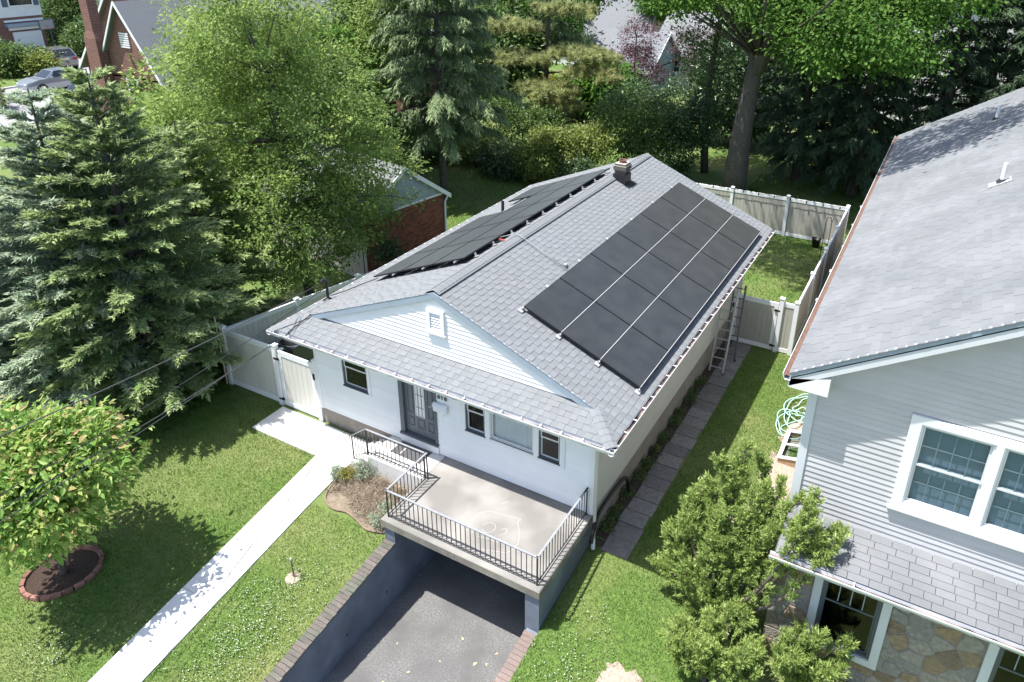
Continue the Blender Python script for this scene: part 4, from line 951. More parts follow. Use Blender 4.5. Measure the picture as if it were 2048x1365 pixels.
m = MB(); m.hexa([(6.85, 5.62, zz(6.85) + .012), (7.6, 5.62, zz(7.6) + .012), (7.6, 6.73, zz(7.6) + .012), (6.85, 6.73, zz(6.85) + .012), (6.85, 5.62, zz(6.85) + .016), (7.6, 5.62, zz(7.6) + .016), (7.6, 6.73, zz(7.6) + .016), (6.85, 6.73, zz(6.85) + .016)]); m.build('pane', 'pane glass', t)
t = thing('garden_hose', 'pale green garden hose lying in loose coils on the grass', 'hose', (6.8, 7.7, -3.3)); hp = []; hr_ = random.Random(3)
for i in range(90):
    a_ = i * .42; rr = .34 + .22 * math.sin(i * .31) + .08 * math.sin(i * 1.1)
    hp.append((6.88 + .10 * math.sin(i * .13) + rr * math.cos(a_) * .95, 7.75 + .25 * math.cos(i * .11) + rr * 1.5 * math.sin(a_), -3.28 + .02 * (i % 5) + .05 * abs(math.sin(i * .37))))
hp = [(6.75, 6.9, -3.28), (6.55, 7.1, -3.28)] + hp + [(7.2, 7.4, -3.2), (7.6, 7.6, -3.1)]
m = MB(); m.tube([tuple(q) for q in smooth_pts(hp, 4)], .014, 6); m.build('hose', 'hose', t, True)

# ================================================================ BRICK GARAGE behind the left fence
g0 = Vector((-9.28, 8.45, 0)); g1 = Vector((-8.60, 12.66, 0)); gd_ = (g1 - g0).normalized(); gn = Vector((gd_.y, -gd_.x, 0))   # gn faces the house
gl = (g1 - g0).length; gb = -3.4; ge = -1.0; gp = .52
gar = thing('brick_garage', 'red brick garage with grey gable behind the left fence', 'garage', (-11, 11, -3.4))
def GP(u, d, z): p = g0 + gd_ * u - gn * d; return (p.x, p.y, z)
m = MB(); m.hexa([GP(0, .06, gb), GP(gl, .06, gb), GP(gl, 6, gb), GP(0, 6, gb), GP(0, .06, ge), GP(gl, .06, ge), GP(gl, 6, ge), GP(0, 6, ge)]); m.build('wall', 'mortar', gar)
Vs = []; Fs = []; Ts = []; o = 0
for r_ in range(32):
    z = gb + r_ * .075; u = -.105 if r_ % 2 else 0.
    while u < gl:
        a, b = max(u, 0), min(u + .20, gl)
        if b - a > .03:
            pr = random.uniform(0, .004)
            q = [GP(a, .06, z), GP(b, .06, z), GP(b, -pr, z), GP(a, -pr, z), GP(a, .06, z + .064), GP(b, .06, z + .064), GP(b, -pr, z + .064), GP(a, -pr, z + .064)]
            Vs += q; Fs += [[i + o for i in f] for f in ((0, 3, 2, 1), (4, 5, 6, 7), (0, 1, 5, 4), (1, 2, 6, 5), (2, 3, 7, 6), (3, 0, 4, 7))]; Ts += [random.random()] * 6; o += 8
        u += .21
tag(npmesh('bricks', Vs, Fs, 'garage brick', Ts, gar), kind='stuff')
mu = gl / 2
n = 9
for i in range(n):
    za = ge + .08 + (gp - ge - .08) * i / n; zb_ = ge + .08 + (gp - ge - .08) * (i + 1) / n - .004
    hw = lambda z: mu * max(.02, (gp - z) / (gp - ge)) ; a, b = hw(za), hw(zb_)
    m = MB(); m.hexa([GP(mu - a, .05, za), GP(mu + a, .05, za), GP(mu + a, -.022, za), GP(mu - a, -.022, za), GP(mu - b, .05, zb_), GP(mu + b, .05, zb_), GP(mu + b, -.008, zb_), GP(mu - b, -.008, zb_)], random.random()); m.build('siding_board', 'blue grey trim', gar)
m = MB(); m.hexa([GP(0, .04, ge - .0), GP(gl, .04, ge), GP(gl, -.03, ge), GP(0, -.03, ge), GP(0, .04, ge + .078), GP(gl, .04, ge + .078), GP(gl, -.03, ge + .078), GP(0, -.03, ge + .078)]); m.build('frieze', 'white vinyl', gar)
for sg in (-1, 1):
    oe = mu + .22
    P1 = lambda d, dz: GP(mu, d, gp + .07 + dz); ez = ge + .07 - .22 * (gp - ge) / mu
    P2 = lambda d, dz: GP(mu + sg * oe, d, ez + dz)
    m = MB(); m.hexa([P1(-.18, 0), P2(-.18, 0), P2(6.2, 0), P1(6.2, 0), P1(-.18, .06), P2(-.18, .06), P2(6.2, .06), P1(6.2, .06)]); m.build('roof', 'dark shingle' if sg > 0 else 'old shingle', gar)
    m = MB(); m.hexa([P1(-.20, -.12), P2(-.20, -.12), P2(-.16, -.12), P1(-.16, -.12), P1(-.20, .07), P2(-.20, .07), P2(-.16, .07), P1(-.16, .07)]); m.build('rake_board', 'white vinyl', gar)
    u_ = mu + sg * (mu + .08); m = MB(); m.tube([GP(u_, -.15, ez + .02), GP(u_ - sg * .10, -.06, ez - .25), GP(u_ - sg * .12, -.055, gb + .1)], .045, 8); m.build('downspout', 'white vinyl', gar)

# ================================================================ FAR HOUSES
def wbox(parent, name, material, x0, x1, y0, y1, z0, z1): m = MB(); m.box(x0, x1, y0, y1, z0, z1); return m.build(name, material, parent)
def farwin(parent, axis_, c, a0, a1, z0, z1, out, shutters=False, nm='window'):
    """window on plane axis_='x' or 'y' at coordinate c, spanning a0..a1, facing sign out"""
    def bx(a, b, z_0, z_1, d0, d1):
        m = MB(); lo, hi = sorted((c + out * d0, c + out * d1))
        m.box(*((lo, hi, a, b) if axis_ == 'x' else (a, b, lo, hi)), z_0, z_1); return m
    f = MB()
    for a, b, z_0, z_1 in ((a0, a0 + .08, z0, z1), (a1 - .08, a1, z0, z1), (a0 + .08, a1 - .08, z0, z0 + .08), (a0 + .08, a1 - .08, z1 - .08, z1), (a0 + .08, a1 - .08, (z0 + z1) / 2 - .03, (z0 + z1) / 2 + .03)):
        q = bx(a, b, z_0, z_1, -.02, .06); f.add(q.v, q.f)
    o = f.build(nm, 'white paint', parent)
    bx(a0 + .08, a1 - .08, z0 + .08, z1 - .08, -.01, .02).build('pane', 'car glass', o)
    if shutters:
        for a, b in ((a0 - .42, a0 - .04), (a1 + .04, a1 + .42)): bx(a, b, z0, z1, -.01, .04).build('shutter', 'dark sash', o)
    return o
def gable_roof(parent, x0, x1, y0, y1, ze, zp, along, material, ov=.35, th=.14, wall=None, trim='white paint'):
    """ridge runs along 'x' or 'y'"""
    for sg in (-1, 1):
        if along == 'y':
            xm = (x0 + x1) / 2; hw = (x1 - x0) / 2; s = (zp - ze) / hw; xe = xm + sg * (hw + ov); zE = ze - ov * s
            p = [(xm, y0 - ov, zp), (xe, y0 - ov, zE), (xe, y1 + ov, zE), (xm, y1 + ov, zp)]
            r1 = [(xm, y0 - ov - .03, zp - .16), (xe, y0 - ov - .03, zE - .16), (xe, y0 - ov - .03, zE + .04), (xm, y0 - ov - .03, zp + .04)]; ex = (0, .05, 0)
        else:
            ym = (y0 + y1) / 2; hw = (y1 - y0) / 2; s = (zp - ze) / hw; ye_ = ym + sg * (hw + ov); zE = ze - ov * s
            p = [(x0 - ov, ym, zp), (x0 - ov, ye_, zE), (x1 + ov, ye_, zE), (x1 + ov, ym, zp)]
            r1 = [(x1 + ov + .03, ym, zp - .16), (x1 + ov + .03, ye_, zE - .16), (x1 + ov + .03, ye_, zE + .04), (x1 + ov + .03, ym, zp + .04)]; ex = (-.05, 0, 0)
        m = MB(); m.poly([(a, b, c - th) for a, b, c in p], (0, 0, th)); m.build('roof', material, parent)
        m = MB(); m.poly(r1, ex); m.build('rake_board', trim, parent)
    m = MB()
    if along == 'y': m.poly([(x0, y0, ze - .1), (x1, y0, ze - .1), ((x0 + x1) / 2, y0, zp - .15)], (0, .1, 0)); m.build('gable', wall, parent); m = MB(); m.poly([(x0, y1 - .1, ze - .1), (x1, y1 - .1, ze - .1), ((x0 + x1) / 2, y1 - .1, zp - .15)], (0, .1, 0))
    else: m.poly([(x1 - .1, y0, ze - .1), (x1 - .1, y1, ze - .1), (x1 - .1, (y0 + y1) / 2, zp - .15)], (.1, 0, 0)); m.build('gable', wall, parent); m = MB(); m.poly([(x0, y0, ze - .1), (x0, y1, ze - .1), (x0, (y0 + y1) / 2, zp - .15)], (.1, 0, 0))
    m.build('gable', wall, parent)

# white over brick house with garage, across the side street
XF = (1.18, -1.58, 1.88, -1.62)
h = thing('house', 'white over brick house with white garage door at the upper left corner', 'house', (-60, 18, -.7))
wbox(h, 'brick_base', 'far brick', -66, -55, 10, 23.4, -1, 2.25); wbox(h, 'wall', 'far white', -66.1, -54.95, 9.9, 23.5, 2.251, 6.6)
gable_roof(h, -66.1, -54.95, 9.9, 23.5, 6.6, 9.5, 'y', 'dark shingle', wall='far white')
gdo = wbox(h, 'garage_door', 'white paint', -55.02, -54.93, 21.0, 23.1, -.65, 1.15)
for i in range(4): wbox(gdo, 'door_panel', 'white paint', -54.93, -54.90, 21.05, 23.05, -.62 + i * .44, -.62 + i * .44 + .40)
wbox(h, 'lintel', 'white paint', -55.02, -54.85, 20.8, 23.35, 1.30, 1.5); wbox(h, 'canopy', 'blue grey trim', -55.02, -54.6, 20.6, 23.5, 1.55, 1.8); wbox(h, 'band', 'white paint', -55.02, -54.88, 20.6, 23.42, 1.9, 2.05)
farwin(h, 'x', -54.95, 21.2, 23.0, 3.0, 4.4, 1, True); farwin(h, 'x', -54.95, 17.2, 18.8, 3.0, 4.4, 1, True)
for i in range(4): wbox(h, 'step', 'new concrete', -54.9, -53.6, 19.0 + i * .3, 19.3 + i * .3, -.7, -.5 + .2 * (3 - i))
m = MB(); m.tube([(-53.6, 20.4, .2), (-53.6, 19.0, 1.0), (-53.6, 18.2, 1.1)], .035, 6)
for y, z in ((20.3, .2), (19.7, .6), (19.1, .95), (18.4, 1.1)): m.tube([(-53.6, y, -.6), (-53.6, y, z)], .025, 5)
m.build('step_railing', 'white paint', h)
t = thing('basketball_hoop', 'basketball hoop with clear backboard before the white garage door', 'basketball hoop', (-52.5, 22.3, -.6))
m = MB(); m.tube([(-52.5, 22.5, -.6), (-52.5, 22.5, 1.3), (-52.3, 22.3, 1.7)], .06, 8); m.build('pole', 'navy paint', t)
m = MB(); m.box(-52.25, -52.2, 21.6, 22.7, 1.45, 2.2); bb = m.build('backboard', 'curtain dim', t)
for q in ((21.6, 22.7, 1.45, 1.5), (21.6, 22.7, 2.15, 2.2), (21.6, 21.65, 1.5, 2.15), (22.65, 22.7, 1.5, 2.15)): m = MB(); m.box(-52.27, -52.18, *q); m.build('board_edge', 'door frame grey', bb)
m = MB(); m.tube([(-52.2 + .22 + .2 * math.cos(i * math.pi / 6), 22.15 + .2 * math.sin(i * math.pi / 6), 1.6) for i in range(13)], .012, 5); m.build('rim', 'red tape', t)
t = thing('recycling_bin', 'blue recycling bin by the brick wall at the far left', 'bin', (-54, 18.4, -.7)); m = MB(); m.hexa([(-54.3, 18.0, -.7), (-53.8, 18.0, -.7), (-53.8, 18.5, -.7), (-54.3, 18.5, -.7), (-54.36, 17.95, .3), (-53.75, 17.95, .3), (-53.75, 18.55, .3), (-54.36, 18.55, .3)]); m.build('body', 'blue plastic', t); m = MB(); m.box(-54.4, -53.72, 17.92, 18.58, .301, .36); m.build('lid', 'blue plastic', t)
h = thing('house', 'plain white house behind the bushes at the upper left', 'house', (-70, 33, -.6))
wbox(h, 'wall', 'far white', -78, -62.5, 27.2, 42, -1, 8); gable_roof(h, -78, -62.5, 27.2, 42, 8, 11, 'x', 'dark shingle', wall='far white')
for a in (28.6, 31.0, 34.0): farwin(h, 'x', -62.5, a, a + .9, 3.4, 4.6, 1)
for a in (-66, -70): farwin(h, 'y', 27.2, a, a + .9, 3.4, 4.6, -1)
h = thing('house', 'pale green gabled house left of the brick chimney', 'house', (-58, 33, -.6))
mat('pale green paint', (.42, .47, .44), None, .7)
wbox(h, 'wall', 'pale green paint', -60.5, -55, 29.5, 38, -1, 3.5); gable_roof(h, -60.5, -55, 29.5, 38, 3.5, 7.5, 'y', 'dark shingle', wall='pale green paint')
farwin(h, 'y', 29.5, -58.5, -57.5, 1.2, 2.5, -1); farwin(h, 'x', -55, 31, 32, 1.2, 2.5, 1)

XF = (.87, 1.14, -1.36, 1.17)
# Tudor style brick house: small steep front gable with chimney, larger gable behind
h = thing('house', 'steep gabled brick house with tall chimney behind the large light green tree', 'house', (-33, 22, -.9))
wbox(h, 'wall', 'far brick', -34.6, -29.0, 15.2, 20, -5.4, 1.0); wbox(h, 'wall', 'far brick', -41.5, -29.8, 18.4, 32, -5.4, .6)
gable_roof(h, -34.6, -29.0, 15.2, 19.6, 1.0, 5.05, 'y', 'dark shingle', wall='far brick', ov=.3)
gable_roof(h, -41.5, -29.8, 18.3, 32, .6, 6.9, 'y', 'dark shingle', wall='far brick', ov=.3)
m = MB(); m.box(-34.7, -33.6, 14.6, 15.15, -5.4, 3.0); m.hexa([(-34.7, 14.6, 3.0), (-33.6, 14.6, 3.0), (-33.6, 15.15, 3.0), (-34.7, 15.15, 3.0), (-34.45, 14.65, 3.4), (-33.75, 14.65, 3.4), (-33.75, 15.2, 3.4), (-34.45, 15.2, 3.4)]); m.box(-34.45, -33.75, 14.65, 15.2, 3.4, 6.6); cm = m.build('chimney', 'far brick', h)
m = MB(); m.box(-34.55, -33.65, 14.55, 15.3, 6.6, 6.8); m.build('chimney_crown', 'mortar', cm)
farwin(h, 'y', 15.2, -32.4, -31.4, -.4, .9, -1); farwin(h, 'x', -29.8, 22.0, 23.0, -1.0, .3, 1); farwin(h, 'x', -29.8, 25.5, 26.5, -1.0, .3, 1)
for i in range(7): wbox(h, 'louvre', 'white paint', -32.25 + .0, -31.45, 15.14, 15.20, 2.6 + i * .12, 2.68 + i * .12)
XF = None
h = thing('brick_cottage', 'low brick building with a green grey door seen between the thin trunks', 'building', (-25, 30, -3.3))
wbox(h, 'wall', 'far brick', -29, -23.2, 28, 34, -3.6, -.2); wbox(h, 'wall', 'far white', -29.1, -23.1, 27.9, 34.1, -.199, .7); gable_roof(h, -29.1, -23.1, 27.9, 34.1, .7, 2.6, 'x', 'old shingle', wall='far white')
wbox(h, 'door', 'pale green paint', -26.6, -25.5, 27.93, 28.0, -3.2, -.6); farwin(h, 'y', 28, -28.4, -27.4, -1.9, -.7, -1); farwin(h, 'x', -23.2, 29.5, 30.5, -2.2, -.9, 1)
for i in range(3): wbox(h, 'step', 'new concrete', -27, -24.9, 27.0 + i * .3, 27.3 + i * .3, -3.5, -3.4 + i * .12)
# houses at the top centre
h = thing('house', 'grey roofed house with white gable and dormer at the top centre', 'house', (-27, 66, -3))
wbox(h, 'wall', 'far white', -31, -23.2, 62, 74, -3.4, .2); gable_roof(h, -31, -23.2, 62, 74, .2, 4.2, 'x', 'old shingle', wall='far white')
wbox(h, 'dormer_wall', 'far blue', -28.1, -26.2, 61.2, 66, -.8, 1.25); farwin(h, 'y', 61.2, -27.0, -26.4, -.2, .9, -1)
m = MB(); m.poly([(-28.5, 60.9, 1.25), (-26.0, 60.9, 1.25), (-26.0, 66, 2.6), (-28.5, 66, 2.6)], (0, 0, .12)); m.build('dormer_roof', 'old shingle', h)
for i in range(5): wbox(h, 'siding_line', 'far blue', -31.02 + .0, -28.2, 61.95, 62.0, -.6 + i * .3, -.5 + i * .3)
h = thing('house', 'tan house with greenish grey roof beside the dormer house', 'house', (-20, 63, -3))
wbox(h, 'wall', 'far tan', -23.9, -18.5, 59, 66, -3.4, -.5); gable_roof(h, -23.9, -18.5, 59, 66, -.5, 3.2, 'x', 'dark shingle', wall='far tan'); farwin(h, 'y', 59, -22.5, -21.5, -2.2, -1.0, -1); farwin(h, 'x', -18.5, 61.5, 62.5, -2.2, -1, 1)
h = thing('porch_roof_building', 'low building with pale hip roof below the dormer', 'building', (-25.5, 56, -3)); wbox(h, 'wall', 'far white', -28.5, -23.6, 54.5, 59, -3.4, -.5)
m = MB(); m.add([(-29, 54, -.5), (-23.2, 54, -.5), (-23.2, 59.5, -.5), (-29, 59.5, -.5), (-26.8, 56.8, .9), (-25.4, 56.8, .9)], [(0, 1, 5, 4), (1, 2, 5), (2, 3, 4, 5), (3, 0, 4), (3, 2, 1, 0)]); m.build('roof', 'old shingle', h); farwin(h, 'y', 54.5, -26.5, -25.5, -2.2, -1.0, -1)
h = thing('garden_shed', 'brown wooden shed with grey roof before the purple tree', 'shed', (-15, 39, -3.3))
for i in range(9): wbox(h, 'board', 'brown wood', -15.9 + i * .2, -15.9 + i * .2 + .192, 38, 38.04, -3.4, -.75)
wbox(h, 'wall', 'brown wood', -15.9, -14.1, 38.045, 40.2, -3.4, -.75)
m = MB(); m.poly([(-16.3, 37.6, -.78), (-13.8, 37.6, -.78), (-13.8, 40.5, .1), (-16.3, 40.5, .1)], (0, 0, .08)); m.build('roof', 'dark shingle', h)
t = thing('wood_fence', 'short tan wooden fence beside the brown shed', 'fence', (-13.5, 38, -3.3))
for i in range(10): wbox(t, 'board', 'far tan', -13.95 + i * .17, -13.95 + i * .17 + .155, 38.2, 38.23, -3.4, -1.5)
wbox(t, 'rail', 'far tan', -13.95, -12.25, 38.231, 38.28, -2.0, -1.9); wbox(t, 'rail', 'far tan', -13.95, -12.25, 38.231, 38.28, -3.0, -2.9)
h = thing('house', 'blue grey house roof peeking out behind the purple tree', 'house', (-15, 47, -3)); wbox(h, 'wall', 'far blue', -18.2, -12.5, 45, 52, -3.4, -1.2); gable_roof(h, -18.2, -12.5, 45, 52, -1.2, 1.3, 'x', 'dark shingle', wall='far blue'); farwin(h, 'y', 45, -16.5, -15.6, -2.4, -1.5, -1)
h = thing('house', 'house with white washed brick and pale roof behind the oak trunk', 'house', (-9, 54, -3)); wbox(h, 'wall', 'far white', -14.5, -4, 51, 60, -3.4, -.6); gable_roof(h, -14.5, -4, 51, 60, -.6, 2.4, 'x', 'old shingle', wall='far white')
for a in (-13, -10, -7): farwin(h, 'y', 51, a, a + 1.0, -2.3, -1.1, -1)
h = thing('house', 'white house glimpsed through the dark evergreens at the upper right', 'house', (10, 50, -3)); wbox(h, 'wall', 'far white', 0.5, 24, 46, 58, -3.4, 5.5); gable_roof(h, 0.5, 24, 46, 58, 5.5, 8.5, 'x', 'old shingle', wall='far white')
for a in (2, 5, 8, 11, 14): farwin(h, 'y', 46, a, a + 1.1, .8, 2.2, -1); farwin(h, 'y', 46, a, a + 1.1, -2.2, -.8, -1)

# ================================================================ SIDE STREET AND CARS
def strip(name, material, x0, x1, y0, y1, up, nx=6, ny_=24):
    xs = np.linspace(x0, x1, nx); ys = np.linspace(y0, y1, ny_); X, Y = np.meshgrid(xs, ys, indexing='ij'); Z = gz(X, Y) + up
    Fq = [(i * ny_ + j, (i + 1) * ny_ + j, (i + 1) * ny_ + j + 1, i * ny_ + j + 1) for i in range(nx - 1) for j in range(ny_ - 1)]
    return tag(npmesh(name, np.stack([X, Y, Z], -1).reshape(-1, 3), Fq, material, smooth=True), kind='structure')
strip('front_street', 'road asphalt', -60, 60, -24, -14, .03, 40, 4); strip('front_sidewalk', 'concrete foundation', -60, 60, -12.4, -11, .05, 40, 3)
strip('road', 'road asphalt', -51.6, -39.6, -10, 80, .03); strip('side_driveway', 'road asphalt', -65.9, -51.9, 22.2, 28.8, .034, 6, 4)
strip('sidewalk', 'concrete foundation', -38.9, -37.5, -10, 80, .06, 3, 24); strip('far_street', 'road asphalt', -60, 40, 76, 84, .03, 24, 4)
for x in (-51.7, -39.5): m = MB(); m.box(x - .08, x + .08, 6, 22 if x < -45 else 60, -2.6, -2.15); tag(m.build('kerb', 'new concrete'), kind='structure')
def car(label, loc, ang, paint, kind='sedan', group=None):
    t = thing('parked_car', label, 'car', loc, group); t.rotation_euler = (0, 0, ang)
    if kind == 'sedan': st = [(-2.3, .42, .62, .70), (-2.22, .28, .78, .82), (-1.5, .22, .95, .90), (-.75, .22, .98, .91), (.6, .22, .97, .91), (1.55, .22, .94, .88), (2.15, .26, .88, .80), (2.28, .40, .70, .70)]; cab = [(-1.0, .97), (-.30, 1.42), (.75, 1.44), (1.75, .95)]; wb = 1.35; wr = .32; rw = .60
    else: st = [(-2.4, .45, .72, .78), (-2.32, .30, .95, .90), (-1.5, .25, 1.08, .96), (-.8, .25, 1.12, .97), (.6, .25, 1.13, .97), (1.8, .25, 1.14, .96), (2.35, .32, 1.10, .92), (2.44, .45, .8, .85)]; cab = [(-1.05, 1.11), (-.35, 1.66), (1.75, 1.70), (2.30, 1.12)]; wb = 1.45; wr = .37; rw = .72
    vs = []
    for x, zb_, zt, w_ in st: vs += [(x, -w_ * .92, zb_), (x, -w_, zb_ + (zt - zb_) * .55), (x, -w_ * .94, zt), (x, w_ * .94, zt), (x, w_, zb_ + (zt - zb_) * .55), (x, w_ * .92, zb_)]
    k = 6; n = len(st); m = MB()
    m.add(vs, [(i * k + j, i * k + (j + 1) % k, (i + 1) * k + (j + 1) % k, (i + 1) * k + j) for i in range(n - 1) for j in range(k)] + [tuple(range(k))[::-1], tuple(range((n - 1) * k, n * k))])
    def part(m, nm, mt, par=t, sm=False):
        me = bpy.data.meshes.new(nm); me.from_pydata(m.v, [], m.f); me.materials.append(MATS[mt]); a = me.attributes.new('tint', 'FLOAT', 'FACE'); a.data.foreach_set('value', [.5] * len(m.f))
        if sm: me.polygons.foreach_set('use_smooth', [True] * len(me.polygons))
        o = bpy.data.objects.new(nm, me); COL.objects.link(o); o.parent = par; return o
    part(m, 'body', paint)
    bw = st[3][3] * .93; (x0, z0), (x1, z1), (x2, z2), (x3, z3) = cab
    # cabin: painted roof and pillars, dark windows set 1 cm proud of nothing: separate panes
    m = MB(); m.add([(x0, -bw, z0), (x1, -rw, z1), (x2, -rw, z2), (x3, -bw, z3), (x0, bw, z0), (x1, rw, z1), (x2, rw, z2), (x3, bw, z3)], [(0, 3, 2, 1), (4, 5, 6, 7), (0, 1, 5, 4), (1, 2, 6, 5), (2, 3, 7, 6)]); part(m, 'cabin', paint)
    L = lambda p, q, f: tuple(p[i] + (q[i] - p[i]) * f for i in range(3))
    def pane(q, off, nm):   # q = 4 corners, shrunk towards the centre and moved out
        c = [sum(p[i] for p in q) / 4 for i in range(3)]; m = MB(); m.add([tuple(c[i] + (p[i] - c[i]) * .88 + off[i] for i in range(3)) for p in q], [(0, 1, 2, 3)]); part(m, nm, 'car glass')
    for sg in (-1, 1):
        A, B, C_, D = (x0, sg * bw, z0), (x1, sg * rw, z1), (x2, sg * rw, z2), (x3, sg * bw, z3)
        for f0, f1 in ((0.12, .47), (.5, .9)): pane([L(A, D, f0), L(A, D, f1), L(B, C_, min(1, f1 * 1.05)), L(B, C_, max(0, f0 - .1))], (0, sg * .012, .006), 'side_window')
    pane([(x0, -bw, z0), (x0, bw, z0), (x1, rw, z1), (x1, -rw, z1)], (-.012, 0, .012), 'windscreen'); pane([(x3, -bw, z3), (x3, bw, z3), (x2, rw, z2), (x2, -rw, z2)], (.012, 0, .012), 'rear_window')
    for sx in (-1, 1):
        for sy in (-1, 1):
            yo = sy * (st[3][3] - .10)
            m = MB(); m.tube([(sx * wb, yo - sy * .12, wr), (sx * wb, yo + sy * .115, wr)], wr, 18); w_ = part(m, 'wheel', 'tyre')
            m = MB(); m.tube([(sx * wb, yo + sy * .1, wr), (sx * wb, yo + sy * .125, wr)], wr * .68, 14); part(m, 'rim', 'rim', w_)
            m = MB(); m.tube([(sx * wb, yo + sy * .06, wr), (sx * wb, yo + sy * .108, wr)], wr * 1.13, 18); part(m, 'wheel_arch', 'black plastic')
    f = st[1]; r_ = st[-2]
    for sy in (-1, 1):
        m = MB(); m.box(f[0] - .07, f[0] + .25, sy * f[3] * .62 - .14, sy * f[3] * .62 + .14, f[2] - .16, f[2] - .03); part(m, 'headlight', 'head light')
        m = MB(); m.box(r_[0] - .2, r_[0] + .09, sy * r_[3] * .72 - .16, sy * r_[3] * .72 + .16, r_[2] - .22, r_[2] - .06); part(m, 'tail_light', 'tail light')
        m = MB(); m.box(x0 + .25, x0 + .42, sy * (bw + .14) - .1, sy * (bw + .14) + .1, z0 + .02, z0 + .15); part(m, 'mirror', paint)
    m = MB(); m.box(r_[0] + .08, r_[0] + .11, -.25, .25, r_[2] - .22, r_[2] - .10); part(m, 'number_plate', 'plate'); return t
car('grey sedan parked along the far kerb of the side street', (-48.7, 19.9, -2.27), R(88), 'silver paint', 'sedan')
car('taupe SUV parked in the driveway before the white garage', (-57.4, 25.0, -2.26), R(-12), 'taupe paint', 'suv')
car('dark navy SUV half hidden behind the spruce top', (-41.8, 18.4, -2.27), R(96), 'navy paint', 'suv')
car('small blue car parked far off at the top centre', (-32.0, 77.6, -3.3), R(8), 'navy paint', 'sedan')

# ================================================================ VEGETATION
def unit(a): return a / np.maximum(np.linalg.norm(a, axis=-1, keepdims=True), 1e-9)
def leaf_geo(P, D, N, L, W, shape):
    """leaf faces: 'tri' blade, 'rhomb' 4-corner leaf, 'leaf' 6-corner ovate leaf folded on its midrib"""
    D = unit(D); Sx = unit(np.cross(D, N)); N = np.cross(Sx, D); L = np.asarray(L)[:, None]; W = np.asarray(W)[:, None]; n = len(P)
    if shape == 'tri':
        V = np.stack([P - Sx * W / 2, P + Sx * W / 2, P + D * L], 1); F = np.arange(n * 3).reshape(n, 3)
        return V.reshape(-1, 3), F, 1
    if shape == 'rhomb':
        V = np.stack([P, P + D * L * .45 + Sx * W / 2 + N * W * .15, P + D * L, P + D * L * .45 - Sx * W / 2 + N * W * .15], 1)
        return V.reshape(-1, 3), np.arange(n * 4).reshape(n, 4), 1
    V = np.stack([P, P + D * L * .3 + Sx * W * .48 + N * W * .16, P + D * L * .65 + Sx * W * .36 + N * W * .06, P + D * L - N * L * .12, P + D * L * .65 - Sx * W * .36 + N * W * .06, P + D * L * .3 - Sx * W * .48 + N * W * .16], 1)
    b = np.arange(n)[:, None] * 6
    F = np.concatenate([b + np.array([[0, 1, 2, 3]]), b + np.array([[0, 3, 4, 5]])], 1).reshape(-1, 4)
    return V.reshape(-1, 3), F, 2
def foliage(parent, material, P, D, N, L, W, tint, shape, name='crown'):
    V, F, k = leaf_geo(P, D, N, L, W, shape)
    return npmesh(name, V, F, material, np.repeat(tint, k), parent)
def limb(m, a, b, r0, r1, bend=.12, n=5, rs=None, sides=6):
    rs = rs or random; a = Vector(a); b = Vector(b); d = (b - a).length
    off = Vector((rs.uniform(-1, 1), rs.uniform(-1, 1), rs.uniform(-.2, 1))) * d * bend
    pts = [a.lerp(b, i / (n - 1)) + off * math.sin(math.pi * i / (n - 1)) for i in range(n)]
    m.tube([tuple(p) for p in pts], [r0 + (r1 - r0) * i / (n - 1) for i in range(n)], sides)
    return pts
